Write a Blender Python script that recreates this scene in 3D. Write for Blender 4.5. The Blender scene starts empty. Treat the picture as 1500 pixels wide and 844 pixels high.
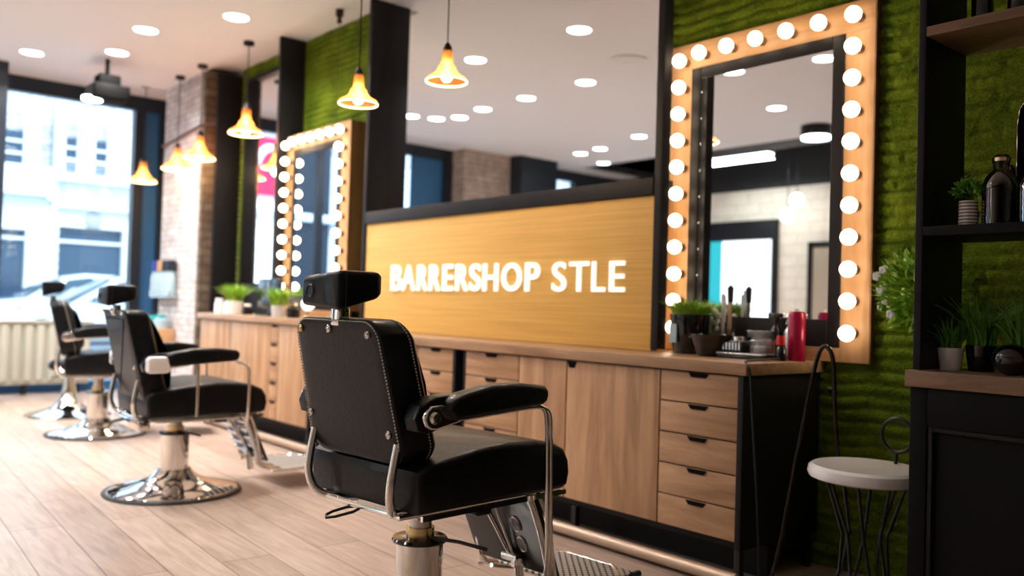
import bpy, bmesh, math, random
from mathutils import Vector, Matrix, Euler
import numpy as np
random.seed(7)
PI = math.pi
S = bpy.context.scene
COL = S.collection

# ------------------------------------------------------------------ materials
def mat(name, col, rough=.5, metal=0., spec=.5, emis=None, estr=0., coat=0., trans=0., ior=1.45, alpha=1.):
    m = bpy.data.materials.new(name); m.use_nodes = True
    b = m.node_tree.nodes['Principled BSDF']
    b.inputs['Base Color'].default_value = (*col, 1)
    b.inputs['Roughness'].default_value = rough
    b.inputs['Metallic'].default_value = metal
    b.inputs['Specular IOR Level'].default_value = spec
    b.inputs['Coat Weight'].default_value = coat
    b.inputs['Transmission Weight'].default_value = trans
    b.inputs['IOR'].default_value = ior
    b.inputs['Alpha'].default_value = alpha
    if emis:
        b.inputs['Emission Color'].default_value = (*emis, 1)
        b.inputs['Emission Strength'].default_value = estr
    return m

def nodes(m): return m.node_tree.nodes, m.node_tree.links, m.node_tree.nodes['Principled BSDF']

def add_noise(m, c1, c2, scale=(4, 4, 4), detail=6, bump=0., nscale=1., rough=.6, contrast=(.35, .65), dist=0.):
    N, L, b = nodes(m)
    tc = N.new('ShaderNodeTexCoord'); mp = N.new('ShaderNodeMapping'); mp.inputs['Scale'].default_value = scale
    n = N.new('ShaderNodeTexNoise'); n.inputs['Scale'].default_value = nscale; n.inputs['Detail'].default_value = detail
    n.inputs['Roughness'].default_value = rough; n.inputs['Distortion'].default_value = dist
    r = N.new('ShaderNodeValToRGB'); r.color_ramp.elements[0].position = contrast[0]; r.color_ramp.elements[1].position = contrast[1]
    r.color_ramp.elements[0].color = (*c1, 1); r.color_ramp.elements[1].color = (*c2, 1)
    L.new(tc.outputs['Object'], mp.inputs['Vector']); L.new(mp.outputs['Vector'], n.inputs['Vector'])
    L.new(n.outputs['Fac'], r.inputs['Fac']); L.new(r.outputs['Color'], b.inputs['Base Color'])
    if bump:
        bp = N.new('ShaderNodeBump'); bp.inputs['Strength'].default_value = bump; bp.inputs['Distance'].default_value = .01
        L.new(n.outputs['Fac'], bp.inputs['Height']); L.new(bp.outputs['Normal'], b.inputs['Normal'])
    return m

WOOD1, WOOD2 = (.30, .155, .075), (.58, .345, .19)
def wood(name, grain='x', c1=WOOD1, c2=WOOD2, rough=.45):
    m = mat(name, c2, rough)
    sc = {'x': (1.6, 14, 14), 'z': (11, 11, 1.1), 'y': (14, 1.6, 14)}[grain]
    add_noise(m, c1, c2, sc, 8, .06, 1.3, .62, (.3, .68), .6)
    return m

M = {}
M['leather'] = mat('black_leather', (.0075, .008, .011), .40, spec=.18, coat=.13)
add_noise(M['leather'], (.004, .0045, .006), (.008, .0085, .011), (60, 60, 60), 3, .12, 1)
M['leather_top'] = M['leather']
M['stitch'] = mat('pale_thread', (.62, .58, .5), .6)
M['chrome'] = mat('chrome', (.82, .80, .77), .07, 1)
M['chrome_soft'] = mat('brushed_chrome', (.62, .6, .57), .2, 1)
M['brass'] = mat('brass', (.75, .58, .32), .2, 1)
M['black_rubber'] = mat('black_rubber', (.012, .012, .014), .45)
M['black_metal'] = mat('black_painted_metal', (.012, .012, .013), .35, .3)
M['gloss_black'] = mat('gloss_black', (.006, .006, .008), .12, spec=.6, coat=.3)
M['panel_dark'] = mat('legrest_panel_dark', (.02, .019, .018), .32, .2)
M['matt_black'] = mat('matt_black', (.003, .003, .003), .7, spec=.1)
M['black_panel'] = mat('black_laminate', (.008, .007, .009), .5, spec=.3)
M['unit_black'] = mat('unit_black', (.0028, .0028, .004), .5, spec=.16)
M['ceiling'] = mat('ceiling_paint', (.76, .775, .82), .85)
M['white_paint'] = mat('white_paint', (.62, .56, .55), .7)
M['white_gloss'] = mat('white_gloss', (.92, .90, .92), .18, coat=.4)
M['white_plastic'] = mat('white_plastic', (.75, .74, .74), .35)
M['wood_x'] = wood('oak_along', 'x')
M['wood_z'] = wood('oak_upright', 'z')
M['wood_top'] = wood('oak_worktop', 'x', (.27, .15, .08), (.50, .31, .18), .38)
M['frame_wood'] = wood('mirror_frame_oak', 'z', (.34, .17, .07), (.55, .32, .16), .5)
M['frame_wood_x'] = wood('mirror_frame_oak_along', 'x', (.34, .17, .07), (.55, .32, .16), .5)
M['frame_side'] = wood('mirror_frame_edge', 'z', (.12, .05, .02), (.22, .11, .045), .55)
M['shelf_wood'] = wood('shelf_oak', 'x', (.13, .072, .038), (.30, .175, .10), .5)
M['mirror'] = mat('mirror_silver', (.83, .88, .92), .0, 1)
M['sign'] = mat('sign_board_gold', (.62, .40, .13), .55)
add_noise(M['sign'], (.64, .37, .085), (.80, .50, .135), (1.2, 10, 75), 4, .03, 1, .5, (.3, .7))
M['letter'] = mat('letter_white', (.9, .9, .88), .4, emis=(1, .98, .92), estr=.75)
M['bulb'] = mat('bulb_glow', (1, .95, .85), .3, emis=(1, .80, .55), estr=9)
M['socket'] = mat('bulb_socket', (.20, .11, .06), .4)
M['led'] = mat('led_disc', (1, 1, 1), .4, emis=(.97, .98, 1), estr=9)
M['pendant_bulb'] = mat('pendant_bulb', (1, .9, .7), .4, emis=(1, .74, .38), estr=16)
M['pendant_rim'] = mat('amber_rim', (1, .8, .5), .3, emis=(1, .80, .48), estr=2.6)
M['leaf_dark'] = mat('leaf_dark', (.03, .09, .012), .5)
M['leaf'] = mat('leaf_green', (.11, .30, .03), .45)
M['leaf_bright'] = mat('leaf_bright', (.26, .48, .035), .45)
M['petal'] = mat('white_petal', (.8, .82, .78), .5)
M['soil'] = mat('soil', (.03, .02, .012), .9)
M['red'] = mat('red_cap', (.75, .02, .02), .35)
M['magenta'] = mat('magenta_can', (.42, .004, .055), .28, .2, coat=.3)
M['silver'] = mat('silver', (.55, .56, .58), .25, .9)
M['grey'] = mat('grey_plastic', (.35, .34, .35), .4)
M['blue_cap'] = mat('blue_cap', (.02, .05, .32), .4)
M['blue_panel'] = mat('blue_panel', (.03, .14, .32), .4)
M['navy'] = mat('navy_frame', (.010, .016, .028), .4)
M['teal'] = mat('teal_plastic', (.03, .35, .38), .4)
M['bottle_pale'] = mat('pale_bottle', (.35, .48, .55), .3)
M['radiator'] = mat('radiator_enamel', (.55, .56, .49), .45)
M['car'] = mat('car_paint', (.62, .68, .72), .2, .2, coat=.8)
M['tyre'] = mat('tyre', (.02, .02, .02), .7)
M['car_glass'] = mat('car_glass', (.02, .05, .08), .05, coat=.5)
M['facade_dark'] = mat('facade_glass', (.03, .06, .10), .15)
M['asphalt'] = mat('asphalt', (.22, .25, .28), .8)
M['render'] = mat('white_render', (.75, .78, .80), .8)
M['screen'] = mat('screen_white', (.9, .95, 1), .4, emis=(.80, .93, 1), estr=1.05)
M['screen_teal'] = mat('screen_teal', (.0, .3, .35), .4, emis=(.04, .35, .42), estr=.9)
M['sign_red'] = mat('poster_red', (.8, .01, .06), .5, emis=(.9, .02, .08), estr=.6)
M['dark_ceiling'] = mat('dark_ceiling', (.02, .021, .024), .7)
M['duct'] = mat('duct_grey', (.16, .16, .17), .5)
M['globe'] = mat('globe_glow', (1, .97, .9), .4, emis=(1, .93, .82), estr=5)
M['tube_light'] = mat('tube_light', (1, 1, 1), .4, emis=(.9, 1, .97), estr=6)
M['tan_cloth'] = mat('door_beige', (.45, .37, .28), .6)
M['pipe_brown'] = mat('pipe_brown', (.10, .055, .045), .5)
M['orange_wood'] = mat('orange_wood', (.5, .28, .14), .5)

def m_glass():
    m = bpy.data.materials.new('window_glass'); m.use_nodes = True
    N, L = m.node_tree.nodes, m.node_tree.links; N.clear()
    o = N.new('ShaderNodeOutputMaterial'); mx = N.new('ShaderNodeMixShader'); t = N.new('ShaderNodeBsdfTransparent')
    g = N.new('ShaderNodeBsdfGlossy'); g.inputs['Roughness'].default_value = .02
    f = N.new('ShaderNodeFresnel'); f.inputs['IOR'].default_value = 1.3
    t.inputs['Color'].default_value = (.93, .97, 1, 1)
    L.new(f.outputs[0], mx.inputs[0]); L.new(t.outputs[0], mx.inputs[1]); L.new(g.outputs[0], mx.inputs[2]); L.new(mx.outputs[0], o.inputs[0])
    return m
M['glass'] = m_glass()
def m_amber():
    m = bpy.data.materials.new('amber_glass'); m.use_nodes = True
    N, L = m.node_tree.nodes, m.node_tree.links; N.clear()
    o = N.new('ShaderNodeOutputMaterial')
    t = N.new('ShaderNodeBsdfTransparent'); t.inputs['Color'].default_value = (1, .74, .45, 1)
    tl = N.new('ShaderNodeBsdfTranslucent'); tl.inputs['Color'].default_value = (.95, .56, .26, 1)
    g = N.new('ShaderNodeBsdfGlossy'); g.inputs['Roughness'].default_value = .1; g.inputs['Color'].default_value = (1, .7, .4, 1)
    m1 = N.new('ShaderNodeMixShader'); m1.inputs[0].default_value = .42
    m2 = N.new('ShaderNodeMixShader'); m2.inputs[0].default_value = .15
    L.new(t.outputs[0], m1.inputs[1]); L.new(tl.outputs[0], m1.inputs[2]); L.new(m1.outputs[0], m2.inputs[1]); L.new(g.outputs[0], m2.inputs[2])
    L.new(m2.outputs[0], o.inputs[0]); return m
M['amber'] = m_amber()
def m_clear(name, col=(1, 1, 1), mixg=.25, rough=.05):
    m = bpy.data.materials.new(name); m.use_nodes = True
    N, L = m.node_tree.nodes, m.node_tree.links; N.clear()
    o = N.new('ShaderNodeOutputMaterial'); t = N.new('ShaderNodeBsdfTransparent'); t.inputs['Color'].default_value = (*col, 1)
    g = N.new('ShaderNodeBsdfGlossy'); g.inputs['Roughness'].default_value = rough
    lw = N.new('ShaderNodeLayerWeight'); lw.inputs['Blend'].default_value = mixg
    mx = N.new('ShaderNodeMixShader'); L.new(lw.outputs['Facing'], mx.inputs[0]); L.new(t.outputs[0], mx.inputs[1]); L.new(g.outputs[0], mx.inputs[2])
    L.new(mx.outputs[0], o.inputs[0]); return m
M['clear_plastic'] = m_clear('clear_plastic', (.85, .85, .88), .35, .15)
M['smoke_glass'] = m_clear('smoked_glass', (.30, .30, .32), .42, .06)

def m_floor():
    m = mat('oak_floor', (.5, .4, .33), .34, spec=.45)
    N, L, b = nodes(m)
    tc = N.new('ShaderNodeTexCoord')
    br = N.new('ShaderNodeTexBrick'); br.offset = .37; br.inputs['Scale'].default_value = 1
    br.inputs['Brick Width'].default_value = 1.45; br.inputs['Row Height'].default_value = .205
    br.inputs['Mortar Size'].default_value = .0028; br.inputs['Mortar Smooth'].default_value = .1; br.inputs['Bias'].default_value = 0
    br.inputs['Color1'].default_value = (.40, .305, .25, 1); br.inputs['Color2'].default_value = (.52, .41, .35, 1); br.inputs['Mortar'].default_value = (.16, .115, .09, 1)
    mr = N.new('ShaderNodeMapping'); mr.inputs['Rotation'].default_value = (0, 0, math.radians(3)); L.new(tc.outputs['Object'], mr.inputs[0]); L.new(mr.outputs[0], br.inputs['Vector'])
    mp = N.new('ShaderNodeMapping'); mp.inputs['Scale'].default_value = (2.2, 22, 1)
    n = N.new('ShaderNodeTexNoise'); n.inputs['Scale'].default_value = 1.5; n.inputs['Detail'].default_value = 7; n.inputs['Distortion'].default_value = .8
    L.new(tc.outputs['Object'], mp.inputs['Vector']); L.new(mp.outputs[0], n.inputs['Vector'])
    r = N.new('ShaderNodeValToRGB'); r.color_ramp.elements[0].position = .3; r.color_ramp.elements[1].position = .72
    r.color_ramp.elements[0].color = (.70, .66, .62, 1); r.color_ramp.elements[1].color = (1.08, 1.06, 1.05, 1)
    L.new(n.outputs['Fac'], r.inputs['Fac'])
    mx = N.new('ShaderNodeMix'); mx.data_type = 'RGBA'; mx.blend_type = 'MULTIPLY'; mx.inputs[0].default_value = 1
    L.new(br.outputs['Color'], mx.inputs[6]); L.new(r.outputs['Color'], mx.inputs[7]); L.new(mx.outputs[2], b.inputs['Base Color'])
    bp = N.new('ShaderNodeBump'); bp.inputs['Strength'].default_value = .25; bp.inputs['Distance'].default_value = .003; bp.invert = True
    L.new(br.outputs['Fac'], bp.inputs['Height']); L.new(bp.outputs['Normal'], b.inputs['Normal'])
    return m
M['floor'] = m_floor()

def m_brick(name, c1, c2, mortar, w=.26, h=.085, ms=.012, rough=.85, bump=.6, grime=.8):
    m = mat(name, c1, rough); N, L, b = nodes(m)
    tc = N.new('ShaderNodeTexCoord'); sp = N.new('ShaderNodeSeparateXYZ'); cb = N.new('ShaderNodeCombineXYZ')
    L.new(tc.outputs['Object'], sp.inputs[0])
    ad = N.new('ShaderNodeMath'); ad.operation = 'ADD'; L.new(sp.outputs['X'], ad.inputs[0]); L.new(sp.outputs['Y'], ad.inputs[1])
    L.new(ad.outputs[0], cb.inputs['X']); L.new(sp.outputs['Z'], cb.inputs['Y'])
    br = N.new('ShaderNodeTexBrick'); br.inputs['Scale'].default_value = 1; br.inputs['Brick Width'].default_value = w; br.inputs['Row Height'].default_value = h
    br.inputs['Mortar Size'].default_value = ms; br.inputs['Color1'].default_value = (*c1, 1); br.inputs['Color2'].default_value = (*c2, 1); br.inputs['Mortar'].default_value = (*mortar, 1)
    L.new(cb.outputs[0], br.inputs['Vector'])
    n = N.new('ShaderNodeTexNoise'); n.inputs['Scale'].default_value = 9; n.inputs['Detail'].default_value = 6; L.new(tc.outputs['Object'], n.inputs['Vector'])
    r = N.new('ShaderNodeValToRGB'); r.color_ramp.elements[0].position = .35; r.color_ramp.elements[1].position = .7
    r.color_ramp.elements[0].color = (.5, .45, .44, 1); r.color_ramp.elements[1].color = (1.1, 1.1, 1.1, 1); L.new(n.outputs['Fac'], r.inputs['Fac'])
    mx = N.new('ShaderNodeMix'); mx.data_type = 'RGBA'; mx.blend_type = 'MULTIPLY'; mx.inputs[0].default_value = grime
    L.new(br.outputs['Color'], mx.inputs[6]); L.new(r.outputs['Color'], mx.inputs[7]); L.new(mx.outputs[2], b.inputs['Base Color'])
    bp = N.new('ShaderNodeBump'); bp.inputs['Strength'].default_value = bump; bp.inputs['Distance'].default_value = .01; bp.invert = True
    L.new(br.outputs['Fac'], bp.inputs['Height']); L.new(bp.outputs['Normal'], b.inputs['Normal'])
    return m
M['pier_brick'] = m_brick('whitewashed_brick', (.76, .74, .75), (.62, .59, .60), (.54, .50, .50), .2, .06, .008, grime=.55)
M['brown_brick'] = m_brick('brown_brick', (.16, .11, .075), (.24, .18, .13), (.12, .09, .07))
M['beige_brick'] = m_brick('beige_brick', (.62, .52, .45), (.50, .41, .35), (.42, .35, .3), .28, .08, .01, grime=.5)
M['cream_brick'] = m_brick('cream_block', (.86, .78, .67), (.80, .72, .61), (.62, .54, .45), .42, .16, .006, .7, .3, grime=.15)
M['stone'] = m_brick('street_stone', (.78, .78, .78), (.58, .60, .62), (.40, .42, .45), .5, .16, .02, .9, .3)

def m_moss():
    m = mat('moss', (.1, .2, .02), .9, spec=.15); N, L, b = nodes(m)
    tc = N.new('ShaderNodeTexCoord')
    n = N.new('ShaderNodeTexNoise'); n.inputs['Scale'].default_value = 5; n.inputs['Detail'].default_value = 3
    n2 = N.new('ShaderNodeTexNoise'); n2.inputs['Scale'].default_value = 130; n2.inputs['Detail'].default_value = 3
    L.new(tc.outputs['Object'], n.inputs['Vector']); L.new(tc.outputs['Object'], n2.inputs['Vector'])
    a = N.new('ShaderNodeMath'); a.operation = 'MULTIPLY_ADD'; a.inputs[1].default_value = .5
    L.new(n.outputs['Fac'], a.inputs[0])
    h = N.new('ShaderNodeMath'); h.operation = 'MULTIPLY'; h.inputs[1].default_value = .5; L.new(n2.outputs['Fac'], h.inputs[0]); L.new(h.outputs[0], a.inputs[2])
    r = N.new('ShaderNodeValToRGB'); r.color_ramp.elements[0].position = .36; r.color_ramp.elements[1].position = .64
    r.color_ramp.elements[0].color = (.045, .088, .004, 1); r.color_ramp.elements[1].color = (.20, .28, .016, 1)
    L.new(a.outputs[0], r.inputs['Fac']); L.new(r.outputs['Color'], b.inputs['Base Color'])
    bp = N.new('ShaderNodeBump'); bp.inputs['Strength'].default_value = .7; bp.inputs['Distance'].default_value = .01
    L.new(n2.outputs['Fac'], bp.inputs['Height']); L.new(bp.outputs['Normal'], b.inputs['Normal'])
    return m
M['moss'] = m_moss()

def m_tread():
    m = mat('tread_plate', (.3, .3, .3), .4, .3); N, L, b = nodes(m)
    tc = N.new('ShaderNodeTexCoord'); mp = N.new('ShaderNodeMapping'); mp.inputs['Rotation'].default_value = (0, 0, PI/4)
    sp = N.new('ShaderNodeSeparateXYZ'); v = N.new('ShaderNodeMath'); v.operation = 'MINIMUM'
    L.new(tc.outputs['Object'], mp.inputs[0]); L.new(mp.outputs[0], sp.inputs[0])
    for k, ax in enumerate('XY'):
        pg = N.new('ShaderNodeMath'); pg.operation = 'PINGPONG'; pg.inputs[1].default_value = .011; L.new(sp.outputs[ax], pg.inputs[0]); L.new(pg.outputs[0], v.inputs[k])
    r = N.new('ShaderNodeValToRGB'); r.color_ramp.interpolation = 'CONSTANT'; r.color_ramp.elements[1].position = .34
    ml = N.new('ShaderNodeMath'); ml.operation = 'MULTIPLY'; ml.inputs[1].default_value = 90; L.new(v.outputs[0], ml.inputs[0])
    r.color_ramp.elements[1].color = (.66, .65, .62, 1); r.color_ramp.elements[0].color = (.06, .07, .075, 1)
    L.new(ml.outputs[0], r.inputs['Fac']); L.new(r.outputs['Color'], b.inputs['Base Color'])
    return m
M['tread'] = m_tread()
def m_stripes():
    m = mat('striped_glass', (.5, .45, .42), .25); N, L, b = nodes(m)
    tc = N.new('ShaderNodeTexCoord'); w = N.new('ShaderNodeTexWave'); w.bands_direction = 'Z'; w.inputs['Scale'].default_value = 32
    L.new(tc.outputs['Object'], w.inputs['Vector'])
    r = N.new('ShaderNodeValToRGB'); r.color_ramp.elements[0].position = .4; r.color_ramp.elements[1].position = .6
    r.color_ramp.elements[0].color = (.20, .17, .16, 1); r.color_ramp.elements[1].color = (.75, .68, .65, 1)
    L.new(w.outputs['Fac'], r.inputs['Fac']); L.new(r.outputs['Color'], b.inputs['Base Color']); return m
M['stripes'] = m_stripes()

# ------------------------------------------------------------------ builders
def tag(o, label=None, cat=None, group=None, kind=None):
    if label: o['label'] = label
    if cat: o['category'] = cat
    if group: o['group'] = group
    if kind: o['kind'] = kind
    return o

def empty(name, loc, label, cat, group=None, rz=0):
    o = bpy.data.objects.new(name, None); COL.objects.link(o); o.location = loc; o.rotation_euler = (0, 0, rz)
    o.empty_display_size = .05
    return tag(o, label, cat, group)

class G:
    def __init__(s): s.v = []; s.f = []
    def add(s, vs, fs):
        n = len(s.v); s.v += [tuple(p) for p in vs]; s.f += [tuple(i+n for i in f) for f in fs]; return s
    def box(s, x0, x1, y0, y1, z0, z1):
        if x0 > x1: x0, x1 = x1, x0
        if y0 > y1: y0, y1 = y1, y0
        if z0 > z1: z0, z1 = z1, z0
        vs = [(x, y, z) for x in (x0, x1) for y in (y0, y1) for z in (z0, z1)]
        return s.add(vs, [(0, 1, 3, 2), (4, 6, 7, 5), (0, 4, 5, 1), (2, 3, 7, 6), (0, 2, 6, 4), (1, 5, 7, 3)])
    def rings(s, rs, cap=True, closed=False):
        n = len(rs[0]); vs = [p for r in rs for p in r]; fs = []
        k = len(rs)
        for a in range(k if closed else k-1):
            b = (a+1) % k
            for i in range(n):
                j = (i+1) % n; fs.append((a*n+i, a*n+j, b*n+j, b*n+i))
        if cap and not closed:
            fs.append(tuple(range(n))[::-1]); fs.append(tuple((k-1)*n+i for i in range(n)))
        return s.add(vs, fs)
    def lathe(s, prof, c=(0, 0, 0), n=32, axis='z', cap=True):
        rs = []
        for r, h in prof:
            ring = []
            for i in range(n):
                a = 2*PI*i/n; p = (max(r, 1e-4)*math.cos(a), max(r, 1e-4)*math.sin(a), h)
                if axis == 'x': p = (p[2], p[0], p[1])
                if axis == 'y': p = (p[1], p[2], p[0])
                ring.append((p[0]+c[0], p[1]+c[1], p[2]+c[2]))
            rs.append(ring)
        return s.rings(rs, cap)
    def sphere(s, c, r, n=20, m=12, sc=(1, 1, 1)):
        rs = []
        for j in range(m+1):
            t = PI*j/m; rr = max(math.sin(t), .01)
            rs.append([(c[0]+sc[0]*r*rr*math.cos(2*PI*i/n), c[1]+sc[1]*r*rr*math.sin(2*PI*i/n), c[2]-sc[2]*r*math.cos(t)) for i in range(n)])
        return s.rings(rs)
    def tube(s, pts, r, n=10, closed=False, smooth=0):
        pts = [Vector(p) for p in pts]
        for _ in range(smooth):
            q = [] if closed else [pts[0]]
            rng = range(len(pts)) if closed else range(len(pts)-1)
            for i in rng:
                a, b = pts[i], pts[(i+1) % len(pts)]
                q += [a*.75+b*.25, a*.25+b*.75]
            if not closed: q.append(pts[-1])
            pts = q
        rs = []; up = None; N = len(pts)
        for i, p in enumerate(pts):
            if closed: d = pts[(i+1) % N]-pts[i-1]
            else: d = pts[min(i+1, N-1)]-pts[max(i-1, 0)]
            d.normalize()
            if up is None:
                up = Vector((0, 0, 1)) if abs(d.z) < .9 else Vector((1, 0, 0))
            up = (up-d*up.dot(d)).normalized(); sd = d.cross(up)
            rr = r[i] if isinstance(r, (list, tuple)) and len(r) == N else (r if not isinstance(r, (list, tuple)) else r[0])
            rs.append([tuple(p+(up*math.cos(2*PI*k/n)+sd*math.sin(2*PI*k/n))*rr) for k in range(n)])
        return s.rings(rs, True, closed)
    def slab(s, poly, a0, a1, r, place, r0=None, seg=4):
        """rounded slab: 2D outline extruded from a0 to a1, both rims rounded; place(u,v,a)->xyz"""
        r0 = r if r0 is None else r0
        def inset(d):
            n = len(poly); out = []
            ar = sum(poly[i][0]*poly[(i+1) % n][1]-poly[(i+1) % n][0]*poly[i][1] for i in range(n)); sg = 1 if ar > 0 else -1
            for i in range(n):
                p0, p1, p2 = Vector(poly[i-1]), Vector(poly[i]), Vector(poly[(i+1) % n])
                e1 = (p1-p0).normalized(); e2 = (p2-p1).normalized()
                n1 = Vector((-e1.y, e1.x))*sg; n2 = Vector((-e2.y, e2.x))*sg
                b = (n1+n2); b = b/max(b.length_squared, .3)*2
                out.append(p1+b*d)
            return out
        rs = []
        for k in range(seg+1):
            t = PI/2*k/seg; rs.append((r0*(1-math.sin(t)), a0+r0*(1-math.cos(t))))
        for k in range(seg, -1, -1):
            t = PI/2*k/seg; rs.append((r*(1-math.sin(t)), a1-r*(1-math.cos(t))))
        return s.rings([[place(p.x, p.y, a) for p in inset(d)] for d, a in rs])
    def build(s, name, m, parent=None, bevel=0, seg=3, smooth=True, loc=None, rot=None, ang=40):
        me = bpy.data.meshes.new(name); me.from_pydata(s.v, [], s.f); me.validate()
        bm = bmesh.new(); bm.from_mesh(me)
        bmesh.ops.recalc_face_normals(bm, faces=bm.faces)
        if bevel:
            ed = [e for e in bm.edges if len(e.link_faces) == 2 and e.calc_face_angle(0) > math.radians(50)]
            bmesh.ops.bevel(bm, geom=ed, offset=bevel, segments=seg, profile=.5, affect='EDGES', clamp_overlap=True)
        for f in bm.faces: f.smooth = smooth
        if smooth:
            for e in bm.edges:
                if len(e.link_faces) == 2 and e.calc_face_angle(0) > math.radians(ang): e.smooth = False
        bm.to_mesh(me); bm.free()
        me.materials.append(M[m] if isinstance(m, str) else m)
        o = bpy.data.objects.new(name, me); COL.objects.link(o)
        if parent: o.parent = parent
        if loc: o.location = loc
        if rot: o.rotation_euler = rot
        return o

def copy_tree(o, parent=None):
    kids = list(o.children); c = o.copy(); COL.objects.link(c)
    if parent: c.parent = parent
    for k in kids: copy_tree(k, c)
    return c

def rrect(x0, x1, z0, z1, r, n=5, top=None):
    """rounded rectangle outline; top = (x0t,x1t) for a trapezoid"""
    xt0, xt1 = top if top else (x0, x1); out = []
    for cx, cz, a in ((x1-r, z0+r, -90), (xt1-r, z1-r, 0), (xt0+r, z1-r, 90), (x0+r, z0+r, 180)):
        for k in range(n+1):
            t = math.radians(a+90*k/n); out.append((cx+r*math.cos(t), cz+r*math.sin(t)))
    return out

def struct(name, g, m, **k): return tag(g.build(name, m, **k), kind='structure')

# ================================================================== SETTING
YB, ZC = 3.45, 3.22
XW = -10.3
struct('floor', G().box(XW-.1, 3.2, -4.6, 3.6, -.06, 0), 'floor', smooth=False)
struct('ceiling', G().box(-9.3, 3.2, -2.72, 3.10, ZC, ZC+.30), 'ceiling', smooth=False)
struct('ceiling_over_sign', G().box(-5.35, 3.2, 3.10, 3.6, ZC, ZC+.3), 'ceiling', smooth=False)
struct('ceiling_recess', G().box(-9.3, -5.35, 3.10, 3.6, ZC+.05, ZC+.3), 'ceiling', smooth=False)
struct('ceiling_window_bay', G().box(XW-.1, -9.3, -4.6, 3.6, ZC+.10, ZC+.3), 'ceiling', smooth=False)
struct('ceiling_open', G().box(-9.3, 3.2, -4.6, -2.72, 4.2, 4.3), 'dark_ceiling', smooth=False)
struct('trim_1', G().box(-9.3, 3.2, -2.78, -2.72, ZC, 4.2), 'dark_ceiling', smooth=False)
struct('trim_2', G().box(-9.36, -9.3, -4.6, -2.72, ZC, 4.2), 'dark_ceiling', smooth=False)
struct('wall_back', G().box(-10.4, -8.1, YB, YB+.1, 0, 3.4), 'white_paint', smooth=False)
struct('wall_right', G().box(3.1, 3.2, -4.6, 3.6, 0, 4.2), 'white_paint', smooth=False)
struct('wall_front', G().box(-10.4, 3.2, -4.6, -4.5, 0, 2.93), 'cream_brick', smooth=False)
struct('wall_front_upper', G().box(-10.4, 3.2, -4.6, -4.5, 2.93, 4.3), 'dark_ceiling', smooth=False)

# moss covered back wall with its brick-shaped relief
def moss_wall():
    xs = list(np.arange(-8.1, -2.8, .06))+list(np.arange(-2.8, -.7, .012))+list(np.arange(-.7, 3.21, .12))
    zs = list(np.arange(0, 3.33, .011))
    H = .052; W = .21; rnd = {}
    def R(k):
        if k not in rnd: rnd[k] = random.Random(hash(k) & 0xffff).random()
        return rnd[k]
    vs = []
    for z in zs:
        for x in xs:
            zz = z+.006*math.sin(x*9)+.004*math.sin(x*23+1)
            r = int(zz//H); off = R((r, 'o'))*W; c = int((x+off)//W)
            fz = (zz/H) % 1; fx = ((x+off)/W) % 1
            d = min(fz, 1-fz)*2; e = min(fx, 1-fx)*W/H*2
            h = min(1, d*2.2)*min(1, .5+e*1.2)
            y = YB-.006-.028*h*(.62+.38*R((r, c)))-.006*random.random()
            vs.append((x, y, z))
    n = len(xs); fs = [(a*n+i, a*n+i+1, (a+1)*n+i+1, (a+1)*n+i) for a in range(len(zs)-1) for i in range(n-1)]
    me = bpy.data.meshes.new('wall_back_moss'); me.from_pydata(vs, [], fs)
    me.polygons.foreach_set('use_smooth', [True]*len(fs)); me.materials.append(M['moss'])
    o = bpy.data.objects.new('wall_back_moss', me); COL.objects.link(o); tag(o, kind='structure')
    struct('wall_back_core', G().box(-8.1, 3.2, YB, YB+.1, 0, 3.4), 'leaf_dark', smooth=False)
    # short turf blades on the part of the wall that is seen sharply
    rs = np.random.RandomState(3); K = 110000
    X = rs.uniform(-2.75, -.75, K); Z = rs.uniform(.02, 3.2, K)
    rowf = (Z/H) % 1; keep = (np.minimum(rowf, 1-rowf) > .2) | (rs.rand(K) < .06); X = X[keep]; Z = Z[keep]; K = len(X)
    L = rs.uniform(.010, .021, K); ax = rs.uniform(-1, 1, K)*.8; az = rs.uniform(-.9, .9, K); w = .0012
    th = rs.uniform(0, PI, K)
    Y0 = np.full(K, YB-.024)
    v = np.zeros((K, 3, 3)); v[:, 0] = np.stack([X-w*np.cos(th), Y0, Z-w*np.sin(th)], 1); v[:, 1] = np.stack([X+w*np.cos(th), Y0, Z+w*np.sin(th)], 1)
    v[:, 2] = np.stack([X+L*ax, Y0-L*.9, Z+L*az], 1)
    me = bpy.data.meshes.new('moss_fibres'); me.from_pydata(v.reshape(-1, 3).tolist(), [], np.arange(K*3).reshape(-1, 3).tolist()); me.materials.append(M['moss'])
    o = bpy.data.objects.new('moss_fibres', me); COL.objects.link(o)
    tag(o, 'short green artificial moss fibres covering the back wall', 'moss', kind='stuff')
moss_wall()

# brick pier and window wall
g = G().box(-9.27, -8.26, 3.10, YB, 0, ZC)
struct('wall_pier', g, 'pier_brick', smooth=False)
struct('trim_3', G().box(-8.26, -8.19, 3.105, YB, 0, ZC), 'brown_brick', smooth=False)
struct('trim_4', G().tube([(-9.27, 3.08, 2.62), (-8.2, 3.08, 2.70), (-8.1, 3.2, 2.71)], .012), 'pipe_brown')
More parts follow.
